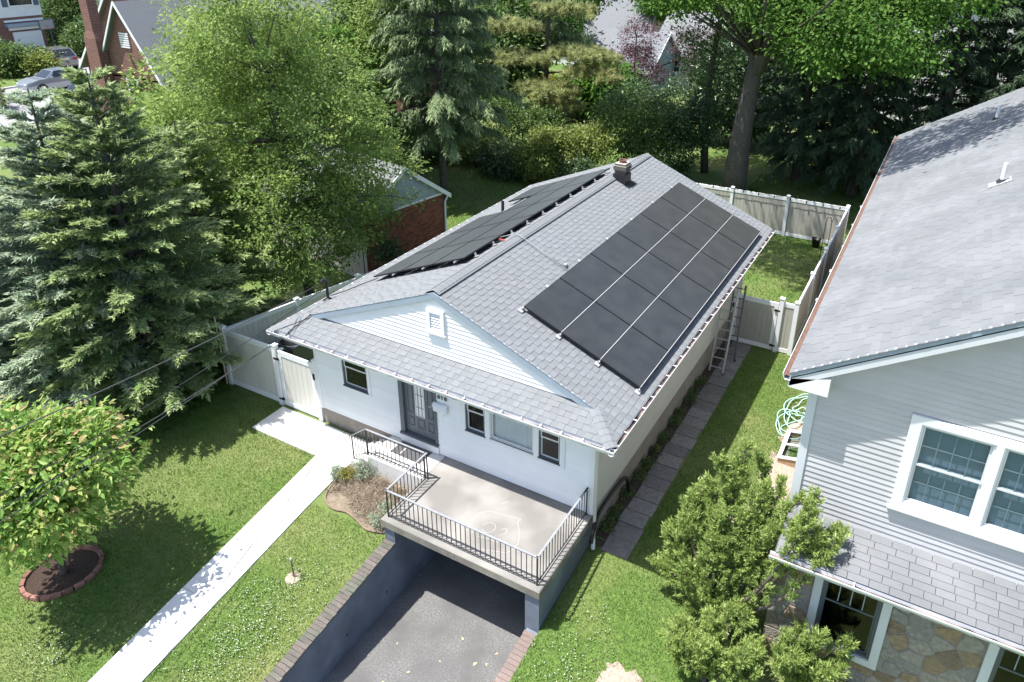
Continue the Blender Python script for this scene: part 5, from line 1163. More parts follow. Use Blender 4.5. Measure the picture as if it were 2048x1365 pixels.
def broadleaf(name, label, cat, base, lobes, nclus, per, size, material, trunk_r=.15, forks=None, seed=1, shape='rhomb', sig=.33, aspect=.5, bark='bark', nbr=40, up=.25, group=None, trunk_top=None, shell=.55, lean=(0, 0), flat=.6, tb=0., stems=1, tint_up=.0, tip=None):
    """lobes: (x, y, z, rx, ry, rz) crown masses; clusters of leaves sit towards their outside"""
    r = np.random.default_rng(seed); rs = random.Random(seed)
    bz = float(gz(base[0], base[1])); t = thing(name, label, cat, (base[0], base[1], bz), group)
    lob = np.array(lobes, float); vol = lob[:, 3] * lob[:, 4] * lob[:, 5]; pick = r.choice(len(lob), nclus, p=vol ** .75 / (vol ** .75).sum())
    dirs = unit(r.normal(size=(nclus, 3))); rad = shell + (1.05 - shell) * r.random(nclus) ** .6
    C = lob[pick, :3] + dirs * rad[:, None] * lob[pick, 3:]
    C[:, 2] = np.maximum(C[:, 2], bz + .15)
    cs = .45 + 1.0 * r.random(nclus)                                # cluster size spread
    idx = np.repeat(np.arange(nclus), per); n = len(idx)
    off = r.normal(size=(n, 3)) * sig * cs[idx][:, None]; off[:, 2] *= flat
    P = C[idx] + off
    P[:, 2] = np.maximum(P[:, 2], bz + .05)
    out = unit(P - lob[pick][idx][:, :3])
    D = unit(out * .5 + unit(off) * .5 + r.normal(size=(n, 3)) * .55 + np.array([0, 0, -.25]))
    N = unit(r.normal(size=(n, 3)) * .6 + np.array([-.15, -.1, 1.]) + out * .4)
    L = size * (.45 + 1.0 * r.random(n)); ct = r.random(nclus)
    tint = np.clip(.62 * ct[idx] + .38 * r.random(n) + tb, 0, 1)
    if tip is not None:   # young shoots at the outside of the crown have their own colour
        zz = (off[:, 2] / (sig * flat)); m_ = (zz > .7) & (r.random(n) < tip); tint[m_] = .85 + .15 * r.random(m_.sum()); tint[~m_] = np.minimum(tint[~m_], .78)
    foliage(t, material, P, D, N, L, L * aspect, tint, shape)
    m = MB(); tt = trunk_top or (base[0] + lean[0], base[1] + lean[1], lob[:, 2].mean())
    if stems == 1:
        limb(m, (base[0], base[1], bz - .1), tt, trunk_r * 1.15, trunk_r * .6, .04, 7, rs, 9); nodes = [(Vector((base[0], base[1], bz)).lerp(Vector(tt), f)) for f in (.45, .6, .75, .9, 1.)]
    else:
        nodes = []
        for k in range(stems):
            e_ = lob[k % len(lob), :3] + r.normal(size=3) * .25; p = limb(m, (base[0] + rs.uniform(-.25, .25), base[1] + rs.uniform(-.25, .25), bz - .1), tuple(e_), trunk_r, trunk_r * .4, .1, 6, rs, 6); nodes += p[2:]
    for k in r.choice(nclus, min(nbr, nclus), replace=False):
        q = Vector(C[k]); nd = min(nodes, key=lambda w_: (w_ - q).length + max(0, w_.z - q.z) * 2); d = (q - nd).length
        limb(m, nd, q, min(trunk_r * .5, .07, .015 + .012 * d), .008, .12, 5, rs, 5)
    m.build('trunk', bark, t, True)
    return t
def conifer(label, base, ztop, rad, material, seed=1, whorl=.40, nb=8, z0=.3, droop=.35, rise=.18, hang=0., blade=(.14, .05), tw=.075, per=15, power=.8, bark='bark', trunk_r=None, name='spruce_tree', cat='spruce', group=None, tb=0., twl=.42, tipc=.3, uneven=.36):
    r = np.random.default_rng(seed); bz = float(gz(base[0], base[1])); Ht = ztop - bz
    t = thing(name, label, cat, (base[0], base[1], bz), group); trunk_r = trunk_r or Ht * .018
    hs = np.arange(z0, Ht - .15, whorl); m = MB(); o_ = Vector((base[0], base[1], bz))
    m.tube([tuple(o_ + Vector((0, 0, h))) for h in (-.1, Ht * .3, Ht * .7, Ht - .05)], [trunk_r, trunk_r * .75, trunk_r * .35, .015], 8)
    bo = []; 
    for i, h in enumerate(hs):
        fr = (h - z0) / (Ht - z0); k = max(4, int(round(nb * (1 - .45 * fr))))
        for j in range(k):
            az = 2 * math.pi * (j + .5 * (i % 2)) / k + r.normal() * .22
            L = rad * (1 - fr) ** power * (1 - uneven + uneven * 1.3 * r.random()) + .12
            if fr < .12: L *= .75 + .25 * fr / .12
            bo.append((h + r.normal() * .05, az, L, fr))
    bo = np.array(bo); az = bo[:, 1]; hd = np.stack([np.cos(az), np.sin(az), np.zeros_like(az)], 1)
    a_ = rise + .45 * bo[:, 3]; b_ = droop * (1 - bo[:, 3] * .7)
    zc = lambda t_, k: bo[k, 2] * (a_[k] * t_ - b_[k] * t_ ** 2 + .12 * t_ ** 3)
    for k in range(len(bo)):
        if bo[k, 2] > .5:
            pts = [tuple(np.array(o_) + hd[k] * bo[k, 2] * q + np.array([0, 0, bo[k, 0] + zc(q, k)])) for q in (0, .35, .7, .95)]
            m.tube(pts, [.012 + .012 * bo[k, 2], .010 + .008 * bo[k, 2], .010, .004], 4, False)
    m.build('trunk', bark, t)
    # twigs on both sides of every branch
    nt = np.maximum(10, (bo[:, 2] / tw * 2).astype(int)); kb = np.repeat(np.arange(len(bo)), nt); n = len(kb)
    q = .12 + .88 * r.random(n) ** .75
    P0 = np.array(o_) + hd[kb] * (bo[kb, 2] * q)[:, None]; P0[:, 2] += bo[kb, 0] + zc(q, kb)
    side = np.where(r.random(n) < .5, -1., 1.); ang = side * (.35 + .65 * r.random(n)) * (1.25 - .75 * q)
    c, s = np.cos(ang), np.sin(ang); H = hd[kb]
    TD = np.stack([H[:, 0] * c - H[:, 1] * s, H[:, 0] * s + H[:, 1] * c, (a_[kb] - 1.4 * b_[kb] * q) * .7 + r.normal(size=n) * .12 - hang * (.5 + r.random(n))], 1); TD = unit(TD)
    TL = twl * (.55 + .8 * r.random(n)) * (1.2 - .45 * q) * np.minimum(1, .35 + bo[kb, 2] * .5)
    # needles (short flat blades) along every twig
    kt = np.repeat(np.arange(n), per); nn = len(kt); f = r.random(nn)
    P = P0[kt] + TD[kt] * (TL[kt] * f)[:, None] + r.normal(size=(nn, 3)) * .018
    D = unit(TD[kt] * .9 + r.normal(size=(nn, 3)) * np.array([.45, .45, .22]) + np.array([0, 0, .06 - hang * .25])); N = unit(r.normal(size=(nn, 3)) * .35 + np.array([-.12, -.08, 1.]))
    Lb = blade[0] * (.7 + .6 * r.random(nn)); Wb = blade[1] * (.7 + .6 * r.random(nn))
    bt = r.random(len(bo))
    young = np.clip((q[kt] - .62) / .38, 0, 1) * (f > .45)          # fresh shoots at the branch tips are paler
    tint = np.clip(.18 + .25 * bt[kb][kt] + .35 * r.random(nn) + tipc * young * r.random(nn) * 1.5 + tb, 0, 1)
    foliage(t, material, P, D, N, Lb, Wb, tint, 'tri')
    return t

# ---- blue green spruces at the left
conifer('tallest blue green spruce, its tip below the parked cars', (-8.5, -.6), 6.0, 2.75, 'needle green', 11, z0=1.0, nb=14)
conifer('blue green spruce left of the tallest one with trunk showing by the cables', (-9.95, -1.2), 5.5, 2.75, 'needle blue', 12, z0=.9, nb=14)
conifer('smaller spruce tip between the two taller spruces', (-11.8, .5), 4.3, 2.6, 'needle green', 13, z0=.6, nb=13)
conifer('wide spruce at the left picture edge with pale drooping branches', (-12.6, -2.3), 3.6, 3.2, 'needle blue', 14, z0=.5, nb=13, tb=.08)
conifer('darker spruce hidden behind the tallest blue spruce beside the fence', (-10.4, 2.6), 3.9, 2.5, 'needle green', 15, z0=.8, nb=10)
# ---- the large light green tree
broadleaf('deciduous_tree', 'large airy light green tree behind the left fence', 'tree', (-8.9, 5.4), [(-9.4, 4.2, .7, 2.0, 1.9, 2.0), (-11.6, 4.3, 3.6, 1.9, 2.0, 2.4), (-9.6, 6.8, 3.2, 2.5, 2.3, 2.8), (-10.6, 5.6, 6.2, 2.3, 2.3, 2.5), (-8.7, 8.2, .9, 1.7, 1.8, 2.2), (-12.6, 6.6, 5.2, 1.9, 2.0, 2.4), (-8.4, 5.0, -.9, 1.0, 1.6, 1.0), (-10.8, 3.3, 1.6, 1.5, 1.4, 1.7), (-8.9, 7.4, -.5, 1.3, 1.6, 1.4), (-9.3, 6.4, .8, 1.6, 1.6, 1.6)],
          1050, 80, .125, 'leaf pear', .16, seed=21, sig=.25, aspect=.5, nbr=110, shell=.3, trunk_top=(-10.2, 6.0, 4.5), tb=.03, bark='grey bark')
# ---- drooping Norway spruce behind the garage
conifer('tall drooping spruce with bare grey lower trunk beside the brick garage', (-12.3, 17.6), 13.5, 3.7, 'needle spruce', 31, whorl=.8, nb=9, z0=3.9, droop=.42, rise=.14, hang=.9, blade=(.22, .055), per=20, tw=.085, twl=.75, bark='grey bark', trunk_r=.2, tb=.1)
broadleaf('deciduous_tree', 'slim tree with leaning dark trunk left of the drooping spruce', 'tree', (-14.9, 19.0), [(-15.6, 18.5, 5.0, 1.8, 1.8, 2.2), (-14.6, 18.8, 7.2, 2.0, 2.0, 2.0), (-16.8, 18.6, 3.0, 1.3, 1.3, 1.4), (-17.5, 19.5, 6.0, 1.8, 1.8, 2.0)], 560, 30, .18, 'leaf pear', .17, seed=33, sig=.32, nbr=80, trunk_top=(-15.6, 18.8, 6.0))
broadleaf('deciduous_tree', 'slim tree with thin straight trunk before the low brick building', 'tree', (-18.6, 21.0), [(-19.0, 20.6, 5.2, 2.2, 2.0, 2.2), (-18.0, 21.0, 7.0, 2.2, 2.2, 2.0)], 420, 30, .19, 'leaf shrub', .14, seed=34, sig=.35, nbr=60, trunk_top=(-18.6, 20.8, 6.5))
# ---- oak with forked trunk, upper right
ok = broadleaf('oak_tree', 'big forked oak with massive grey trunk and bright green crown', 'oak', (-.1, 26.0), [(3.6, 23.2, 5.2, 2.3, 2.0, 1.8), (6.2, 23.0, 5.7, 2.2, 2.2, 2.0), (-3.2, 24.4, 6.9, 2.6, 2.2, 1.7), (-8.2, 25.0, 7.6, 2.6, 2.2, 1.6), (.6, 23.6, 6.7, 1.8, 1.8, 1.5), (7.8, 24.6, 7.4, 2.0, 2.2, 2.0), (5.6, 12.2, 12.6, 2.8, 2.2, 1.5), (-1.2, 15.6, 12.4, 2.4, 2.0, 1.4), (1.6, 13.6, 13.6, 2.2, 1.8, 1.3), (2.0, 25.5, 8.6, 3.6, 3.2, 2.0), (-4.5, 27, 9.5, 3.8, 3.4, 2.0), (4.6, 26.5, 9.2, 3.5, 3.2, 2.0)],
          2000, 46, .19, 'leaf oak', .56, seed=41, sig=.38, aspect=.55, nbr=40, trunk_top=(.25, 25.9, 3.4), bark='grey bark', shell=.4)
m = MB(); limb(m, (.2, 25.9, 2.9), (-.3, 26.2, 8.5), .36, .14, .03, 6); limb(m, (.3, 25.9, 2.8), (2.6, 25.2, 7.5), .40, .14, .05, 6); limb(m, (1.2, 25.6, 4.6), (5.5, 23.8, 6.4), .16, .05, .05, 6); limb(m, (0, 26, 4.6), (-5.8, 25.6, 7.6), .2, .05, .06, 6); m.build('limb', 'grey bark', ok, True)
broadleaf('deciduous_tree', 'slender dark trunked tree left of the forked oak', 'tree', (-2.5, 28.6), [(-2.9, 28.2, 2.6, 1.6, 1.4, 1.2), (-1.8, 28.4, .9, 1.1, 1.0, .9), (-3.2, 28.4, 5, 1.8, 1.6, 1.6)], 200, 26, .15, 'leaf shrub', .2, seed=43, sig=.3, nbr=40, trunk_top=(-2.4, 28.5, 5.2))
# ---- pine, plum and shrubs behind the back lawn
def pine(label, base, tiers, material, seed, trunk_top, tuft=.24):
    r = np.random.default_rng(seed); rs = random.Random(seed); bz = float(gz(*base)); t = thing('pine_tree', label, 'pine', (base[0], base[1], bz)); m = MB()
    limb(m, (base[0], base[1], bz - .1), trunk_top, .2, .06, .03, 6, rs, 8); Ps = []
    for (x, y, z, rx, ry, n) in tiers:
        p = limb(m, Vector((base[0], base[1], bz)).lerp(Vector(trunk_top), min(.95, max(.2, (z - bz - .4) / (trunk_top[2] - bz)))), (x, y, z), .07, .02, .08, 6, rs, 5)
        a = r.random(n) * 2 * math.pi; q = np.sqrt(r.random(n)); c = np.stack([x + rx * q * np.cos(a), y + ry * q * np.sin(a), z + .35 * (1 - q) + r.normal(size=n) * .14], 1); Ps.append(c)
        for k in range(min(8, n)): limb(m, p[-1], tuple(c[k]), .02, .008, .1, 4, rs, 4)
    Ps = np.concatenate(Ps); per = 70; k = np.repeat(np.arange(len(Ps)), per); nn = len(k)
    D = unit(r.normal(size=(nn, 3)) + np.array([0, 0, .55])); P = Ps[k] + r.normal(size=(nn, 3)) * .05; N = unit(r.normal(size=(nn, 3)) + np.array([0, 0, 1]))
    ct = r.random(len(Ps)); tint = np.clip(.55 * ct[k] + .45 * r.random(nn), 0, 1)
    foliage(t, material, P, D, N, tuft * (.7 + .6 * r.random(nn)), np.full(nn, .045), tint, 'tri'); m.build('trunk', 'bark', t, True)
pine('yellow green pine with spreading tiers of soft needles', (-14.2, 31.5), [(-11.2, 30.6, 1.9, 2.4, 1.5, 150), (-10.3, 30.2, .9, 2.0, 1.3, 130), (-15.6, 30.2, 1.4, 2.2, 1.5, 130), (-13.2, 29.6, -.2, 2.2, 1.4, 140), (-16.4, 31, 3.2, 2.0, 1.5, 110), (-13, 31.4, 4.4, 2.0, 1.6, 110), (-12.4, 30, -1.1, 1.6, 1.2, 80)], 'needle pine', 51, (-13.8, 31.4, 7.5), .30)
pine('dark pine crown at the top edge behind the drooping spruce', (-17.5, 37), [(-17.5, 36, 2.6, 2.2, 1.8, 110), (-15.6, 36.2, 3.8, 2.0, 1.6, 100), (-18.6, 36.4, 4.6, 2.2, 1.8, 110), (-15.0, 36.4, 1.6, 1.8, 1.4, 90)], 'needle spruce', 52, (-17.2, 37, 8), .34)
broadleaf('plum_tree', 'purple leaved plum tree behind the brown shed', 'plum tree', (-12.4, 42.5), [(-12.6, 41.6, -.2, 2.0, 1.6, 1.2), (-12.2, 42, 1.6, 1.3, 1.3, 1.5), (-11.6, 41.8, -.9, 1.8, 1.4, .8)], 330, 26, .15, 'leaf plum', .12, seed=61, sig=.3, stems=4, nbr=40)
broadleaf('plum_tree', 'second purple plum crown seen behind the oak leaves', 'plum tree', (-8.4, 43.5), [(-8.4, 43, 1.3, 1.8, 1.6, 1.3), (-7.6, 43.4, -.4, 1.3, 1.3, 1.1)], 200, 26, .15, 'leaf plum', .12, seed=62, sig=.3, stems=3, nbr=30)
broadleaf('plum_tree', 'purple leaved shrub at the left picture edge near the street', 'plum tree', (-48.3, 14.4), [(-48.4, 14.4, -1.0, 1.18, 1.18, 1.3)], 90, 24, .15, 'leaf plum', .1, seed=63, sig=.28, stems=2, nbr=14)
SH = [('pale green shrub at the end of the back lawn', (-9.6, 22.4), [(-9.6, 22.3, -2.2, 1.3, 1.0, 1.2), (-9.3, 22.5, -1.2, .8, .8, .7)], 'leaf light shrub', 200), ('tall pale green shrub close behind the roof ridge', (-8.2, 23.6), [(-8.2, 23.5, -1.9, 1.1, 1.0, 1.3), (-7.4, 24, -1.5, 1.1, 1, 1.2)], 'leaf light shrub', 220),
      ('dark green shrub at the shaded lawn edge', (-11.6, 22.6), [(-11.6, 22.4, -2.5, 1.6, 1.0, 1.0)], 'leaf dark shrub', 130), ('broad glossy green shrub behind the chimney', (-5.8, 26.6), [(-6.4, 26.2, -.8, 1.8, 1.4, 1.9), (-4.9, 26.8, -.9, 1.5, 1.3, 1.6)], 'leaf shrub', 330),
      ('dark rounded evergreen shrub before the oak trunk', (-3.4, 26.6), [(-3.6, 26.4, -1.4, 1.2, 1.1, 1.9), (-2.7, 27.2, -.2, 1.1, 1.0, 1.3)], 'leaf dark shrub', 260), ('dark shrub mass below the purple tree', (-8.6, 33.5), [(-8.8, 33.2, -1.4, 2.2, 1.4, 1.6), (-6.2, 34, -1.2, 1.8, 1.4, 1.7)], 'leaf dark shrub', 280),
      ('dense evergreen shrub below the pine at the lawn end', (-15.2, 27.6), [(-15.4, 27.4, -1.8, 2.0, 1.3, 1.5), (-12.8, 28.0, -2.0, 1.6, 1.1, 1.2)], 'leaf shrub', 260), ('yellow flowering shrub beside the brown shed', (-15.6, 34.6), [(-15.6, 34.4, -1.6, 1.2, .9, 1.3)], 'leaf yellow', 120), ('light green bush by the leaning trunk', (-14.4, 23.2), [(-14.4, 23.2, -2.5, 1.2, .9, .8), (-13.2, 23.6, -2.4, 1.0, .8, .8)], 'leaf light shrub', 150),
      ('low green hedge bush left of the leaning trunk', (-17.0, 22.6), [(-17.2, 22.4, -2.5, 1.6, 1.0, .8)], 'leaf shrub', 130), ('dark bush in the shade right of the back lawn', (-7.0, 21.9), [(-7.0, 22.0, -2.6, 1.2, .8, .8)], 'leaf dark shrub', 120),
      ('clipped round bush before the far brick house', (-57.4, 21.9), [(-57.3, 21.2, -1.3, 1.77, 1.77, 1.42), (-56.8, 22.9, -1.5, 1.3, 1.3, 1.06)], 'leaf shrub', 300), ('small yellowish bush beside the taupe SUV', (-55.2, 22.5), [(-55.2, 22.5, -1.6, 0.94, 0.94, 0.89)], 'leaf light shrub', 120),
      ('tall holly bush before the plain white house', (-71.8, 34.4), [(-71.8, 34.4, -0.2, 2.6, 2.6, 2.6), (-70.7, 35.2, 1.4, 1.89, 1.89, 1.65)], 'leaf shrub', 380), ('rounded bush behind the taupe SUV', (-61.5, 30.4), [(-61.5, 30.4, -1.0, 1.77, 1.77, 1.65), (-60.1, 31.1, -0.4, 1.3, 1.3, 1.89)], 'leaf shrub', 300),
      ('leafy bush at the left edge above the spruces', (-45.7, 13.2), [(-45.7, 13.4, -1.0, 1.18, 1.18, 1.42)], 'leaf light shrub', 110), ('leafy shrub tucked under the left fence corner spruce', (-9.2, 1.6), [(-9.2, 1.4, -2.4, .8, .7, .6)], 'leaf shrub', 90),
      ('low weedy shrub growing by the thin boundary posts', (-8.1, -.3), [(-8.2, -.25, -2.65, .5, .45, .35)], 'leaf shrub', 60), ('small leafy twig shrub showing above the left fence near the garage', (-7.9, 8.2), [(-7.8, 8.1, -1.75, .2, .3, .3)], 'leaf dark shrub', 16)]
for i, (lb, b, lo, mt, n) in enumerate(SH): broadleaf('shrub', lb, 'shrub', b, lo, int(n * 1.3), 28, .16 if b[0] > -20 else .24, mt, .04, seed=100 + i, sig=.22 if b[0] > -20 else .34, stems=4, nbr=16, shell=.5, aspect=.5)
# ---- dark hemlocks behind the back fence at the right
for i, (lb, b, zt, rd) in enumerate([('dark hemlock behind the right end of the back fence', (2.2, 29.6), 11, 3.0), ('dark hemlock with low sweeping branches near the neighbour roof corner', (5.2, 28.6), 12, 3.3), ('dark hemlock rising behind the neighbour gutter', (8.6, 30.0), 13, 3.4), ('dark hemlock behind the neighbour roof at the right', (12.0, 29.4), 13, 3.4), ('dark hemlock at the upper right picture corner', (15.6, 31.0), 13, 3.5), ('dark hemlock set back between two nearer hemlocks', (4.0, 34.5), 10, 3.0), ('dark hemlock standing furthest back at the right', (10.4, 35.5), 11, 3.2)]):
    conifer(lb, b, zt, rd, 'needle hemlock', 70 + i, whorl=.55, nb=7, z0=1.3, droop=.45, rise=.12, hang=.55, blade=(.28, .08), per=12, tw=.15, twl=.7, uneven=.5, power=.6, name='hemlock_tree', cat='hemlock')
# ---- background trees that close the view
BT = [('green tree behind the steep brick house', (-27, 38), [(-27, 38, 3.5, 3.5, 3.5, 3.5)], 'leaf shrub'), ('leafy tree between the brick cottage and the dormer house', (-22, 45), [(-22, 45, 2.5, 3.2, 3.2, 3.2)], 'leaf oak'), ('green tree beside the top centre street', (-17.5, 62), [(-17.5, 62, 3.0, 2.5, 2.5, 2.2)], 'leaf oak'),
      ('street tree with dark trunk right of the tan house', (-15.2, 60), [(-15, 60, 4.2, 2.6, 2.6, 2.0)], 'leaf oak'), ('green tree behind the second purple plum', (-4, 47), [(-4, 47, 1.2, 3.0, 2.5, 3.0)], 'leaf oak'), ('tall tree at the top edge left of the oak', (-22, 52), [(-22, 52, 5.2, 3.5, 3.5, 3)], 'leaf shrub'), ('broad green tree between the large light tree and the garage roof', (-15.5, 13.5), [(-15.5, 13.5, .8, 2.6, 2.6, 2.6), (-14.2, 12.4, -1.0, 1.8, 1.8, 1.6)], 'leaf shrub'), ('green tree behind the brick garage', (-19.5, 16.5), [(-19.5, 16.5, 1.6, 3, 3, 3.2)], 'leaf oak'), ('green tree before the low brick building', (-21.5, 25), [(-21.5, 24.5, 2.8, 2.4, 2.4, 2.4)], 'leaf pear'), ('dark green tree behind the slender trunk', (-2.5, 35.5), [(-2.5, 35.5, .2, 3, 2.4, 3.0)], 'leaf dark shrub'), ('green tree at the side street before the steep brick house', (-25.5, 14.5), [(-25.5, 14.5, 1.0, 2.6, 2.6, 2.4)], 'leaf shrub'), ('leafy tree left of the steep brick house front', (-21, 9.5), [(-21, 9.5, -.4, 2.2, 2.2, 2.2)], 'leaf pear'), ('green tree filling the view between the drooping spruce and the pine', (-19.6, 36), [(-19.6, 35.5, 1.2, 2.8, 2.2, 3.0), (-20.5, 34, -1.4, 2.0, 1.6, 1.6)], 'leaf shrub'), ('bushy tree behind the pine', (-12.8, 36.8), [(-12.8, 36.6, -1.2, 2.2, 1.6, 1.8)], 'leaf oak'), ('dark evergreen mass tree behind the hemlocks', (18, 38), [(18, 38, 2, 4, 3, 5)], 'leaf dark shrub')]
for i, (lb, b, lo, mt) in enumerate(BT): broadleaf('deciduous_tree', lb, 'tree', b, lo, 420, 28, .32, mt, .22, seed=200 + i, sig=.45, nbr=40)
# ---- young tree on the front lawn
broadleaf('young_tree', 'young round headed tree with bronze shoot tips in the brick ring', 'tree', (-5.52, -5.2), [(-5.0, -5.2, -.75, 1.35, 1.35, 1.25), (-4.5, -4.8, -.5, 1.0, 1.0, 1.0), (-5.6, -5.3, -.5, 1.1, 1.1, 1.0), (-4.7, -5.7, -1.0, 1.0, .9, .9), (-5.6, -4.6, -1.0, 1.0, 1.0, .9)], 950, 14, .14, 'leaf dogwood', .065, seed=81, shape='leaf', sig=.17, aspect=.52, nbr=110, bark='grey bark', trunk_top=(-5.2, -5.2, -1.2), shell=.55, flat=.55, tip=.35, lean=(.1, 0))
# ---- junipers before the neighbour house
def juniper(label, base, arms, seed, material='needle juniper', size=.07):
    """irregular juniper: many upswept arms, each a plume of short scaly shoots"""
    r = np.random.default_rng(seed); rs = random.Random(seed); bz = float(gz(*base)); t = thing('juniper', label, 'juniper', (base[0], base[1], bz)); m = MB(); Pc = []; Dc = []; Rc = []
    arms = arms + [(x + rs.uniform(-.3, .3), y + rs.uniform(-.3, .3), z - rs.uniform(-.15, .55), w_ * .62) for (x, y, z, w_) in arms for _ in (0, 1)]
    for (x, y, z, w_) in arms:
        e_ = np.array([x, y, z]); b0 = np.array([base[0] + rs.uniform(-.15, .15), base[1] + rs.uniform(-.15, .15), bz + .1])
        pts = limb(m, tuple(b0), (x, y, z), .05, .01, .12, 7, rs, 6); A = np.array([tuple(p) for p in pts])
        n = int(150 * w_ * max(.6, np.linalg.norm(e_ - b0) / 2.5)); f = .32 + .68 * r.random(n) ** .7; k = np.minimum((f * 6).astype(int), 5); fr = (f * 6 - k)[:, None]
        c = A[k] * (1 - fr) + A[k + 1] * fr; rad = w_ * (.80 * (1 - f) ** .8 + .07); dv = unit(r.normal(size=(n, 3))); dv[:, 2] = dv[:, 2] * .8 + .1
        axis = unit(e_ - b0); Pc.append(c + dv * rad[:, None] * (.35 + .65 * r.random(n)[:, None])); Dc.append(unit(dv * .8 + axis * .9 + np.array([0, 0, .35]))); Rc.append(r.random(n))
    Pc = np.concatenate(Pc); Dc = np.concatenate(Dc); Rc = np.concatenate(Rc); Pc[:, 2] = np.maximum(Pc[:, 2], bz + .03)
    # every plume point carries a little feathered shoot
    per = 46; k = np.repeat(np.arange(len(Pc)), per); n = len(k); f = r.random(n)
    P = Pc[k] + Dc[k] * (f * .17)[:, None] + r.normal(size=(n, 3)) * .022; D = unit(Dc[k] + r.normal(size=(n, 3)) * .55); N = unit(r.normal(size=(n, 3)) + np.array([0, 0, .8]))
    foliage(t, material, P, D, N, size * (.7 + .6 * r.random(n)), size * .36 * (.7 + .6 * r.random(n)), np.clip(.45 * Rc[k] + .35 * r.random(n) + .2 * f, 0, 1), 'tri'); m.build('trunk', 'bark', t, True)
juniper('tall irregular juniper before the neighbour house corner', (6.9, .2), [(5.75, .4, -2.2, .55), (5.8, .4, -1.6, .55), (6.1, .5, -.75, .6), (6.4, .6, .15, .45), (6.85, .7, .55, .34), (7.3, .5, .0, .4), (7.0, .3, -.6, .6), (6.6, .1, -1.2, .7), (6.2, -.1, -1.9, .6), (7.3, .1, -1.2, .6), (7.7, .0, -.5, .45), (8.2, -.1, .6, .24), (8.4, -.15, -.1, .32), (7.95, -.15, -.05, .34), (6.7, -.2, -2.3, .65), (7.3, -.3, -2.2, .6), (6.0, .9, -1.5, .45)], 91)
juniper('low spreading juniper at the bottom below the tall one', (7.2, -1.1), [(6.5, -1.2, -2.4, .5), (7.0, -1.5, -2.1, .55), (7.6, -1.2, -2.3, .5), (6.4, -.7, -2.7, .45), (6.9, -.6, -2.3, .5), (7.7, -.7, -2.4, .5)], 92)
juniper('small bright juniper sprays below the stone wall window', (8.5, -.5), [(8.2, -.5, -2.2, .4), (8.7, -.3, -2.0, .42), (9.15, -.25, -2.0, .26), (8.4, -.9, -2.1, .42), (8.9, -.8, -2.2, .4)], 93)

# ---- dry bed plants, clover, grass
t = thing('dry_perennials', 'dry straw coloured perennial stalks in the front bed', 'dry plants', (-1, -.8, -3)); r = np.random.default_rng(5); n = 2600
x = r.uniform(-2.0, -.05, n); y = r.uniform(-1.35, -.25, n); ok_ = (y > -1.25 + .25 * np.sin(x * 3)); x, y = x[ok_], y[ok_]; n = len(x); P = np.stack([x, y, gz(x, y) + .02 + .12 * r.random(n)], 1)
D = unit(np.stack([r.normal(size=n), r.normal(size=n), .45 + .5 * r.random(n)], 1)); foliage(t, 'dry stalk', P, D, unit(r.normal(size=(n, 3))), .10 + .28 * r.random(n), np.full(n, .010), r.random(n), 'tri', 'stalks')
for i, (lb, b, rr, mt) in enumerate([('grey green lavender at the upper bed corner', (-1.55, -.30), .22, 'needle blue'), ('grey green plant at the slab corner of the bed', (-.22, -1.18), .24, 'needle blue'), ('small yellow flowering plant in the dry bed', (-1.85, -.55), .12, 'leaf yellow'), ('tuft of grey grass beside the path and bed', (-2.08, -.62), .14, 'needle blue')]):
    broadleaf('bed_plant', lb, 'plant', b, [(b[0], b[1], float(gz(*b)) + rr, rr, rr, rr * 1.1)], 40, 18, .07, mt, .006, seed=300 + i, sig=.06, stems=4, nbr=6, aspect=.25)
for i in range(12):
    b = (3.98 + random.uniform(-.06, .08), 1.2 + i * .62 + random.uniform(-.2, .2)); broadleaf('weed', 'low weed tuft in the soil strip along the right wall', 'weed', b, [(b[0], b[1], float(gz(*b)) + .06, .14, .18, .07)], 16, 14, .06, 'leaf shrub', .004, seed=330 + i, sig=.05, stems=2, nbr=4, group='weeds along the right wall')
def lawn_field(name, label_kind, regs, dens, hgt, wid, material, seed, excl, tbias=None):
    r = np.random.default_rng(seed); Ps = []
    for x0, x1, y0, y1 in regs:
        n = int((x1 - x0) * (y1 - y0) * dens); Ps.append(np.stack([r.uniform(x0, x1, n), r.uniform(y0, y1, n)], 1))
    q = np.concatenate(Ps); q = q[~excl(q[:, 0], q[:, 1])]; n = len(q); P = np.stack([q[:, 0], q[:, 1], gz(q[:, 0], q[:, 1]) - .005], 1)
    D = unit(np.stack([r.normal(size=n) * .45, r.normal(size=n) * .45, np.ones(n)], 1)); N = unit(r.normal(size=(n, 3)))
    w_ = .5 + np.mean([np.sin(q[:, 0] * f * np.cos(a) + q[:, 1] * f * np.sin(a) + p) for f, a, p in zip(r.uniform(.8, 3.2, 7), r.uniform(0, 6.3, 7), r.uniform(0, 6.3, 7))], 0) * .75; w2 = .5 + np.mean([np.sin(q[:, 0] * f * np.cos(a) + q[:, 1] * f * np.sin(a) + p) for f, a, p in zip(r.uniform(6, 22, 9), r.uniform(0, 6.3, 9), r.uniform(0, 6.3, 9))], 0) * .9
    tint = np.clip(.55 * w_ - .12 + .34 * w2 + .42 * r.random(n) - .1 + (tbias(q[:, 0], q[:, 1]) if tbias else 0), 0, 1)
    V, F, k = leaf_geo(P, D, N, hgt * (.5 + r.random(n)), np.full(n, wid), 'tri'); o = npmesh(name, V, F, material, tint); return tag(o, label_kind, 'grass', kind='stuff')
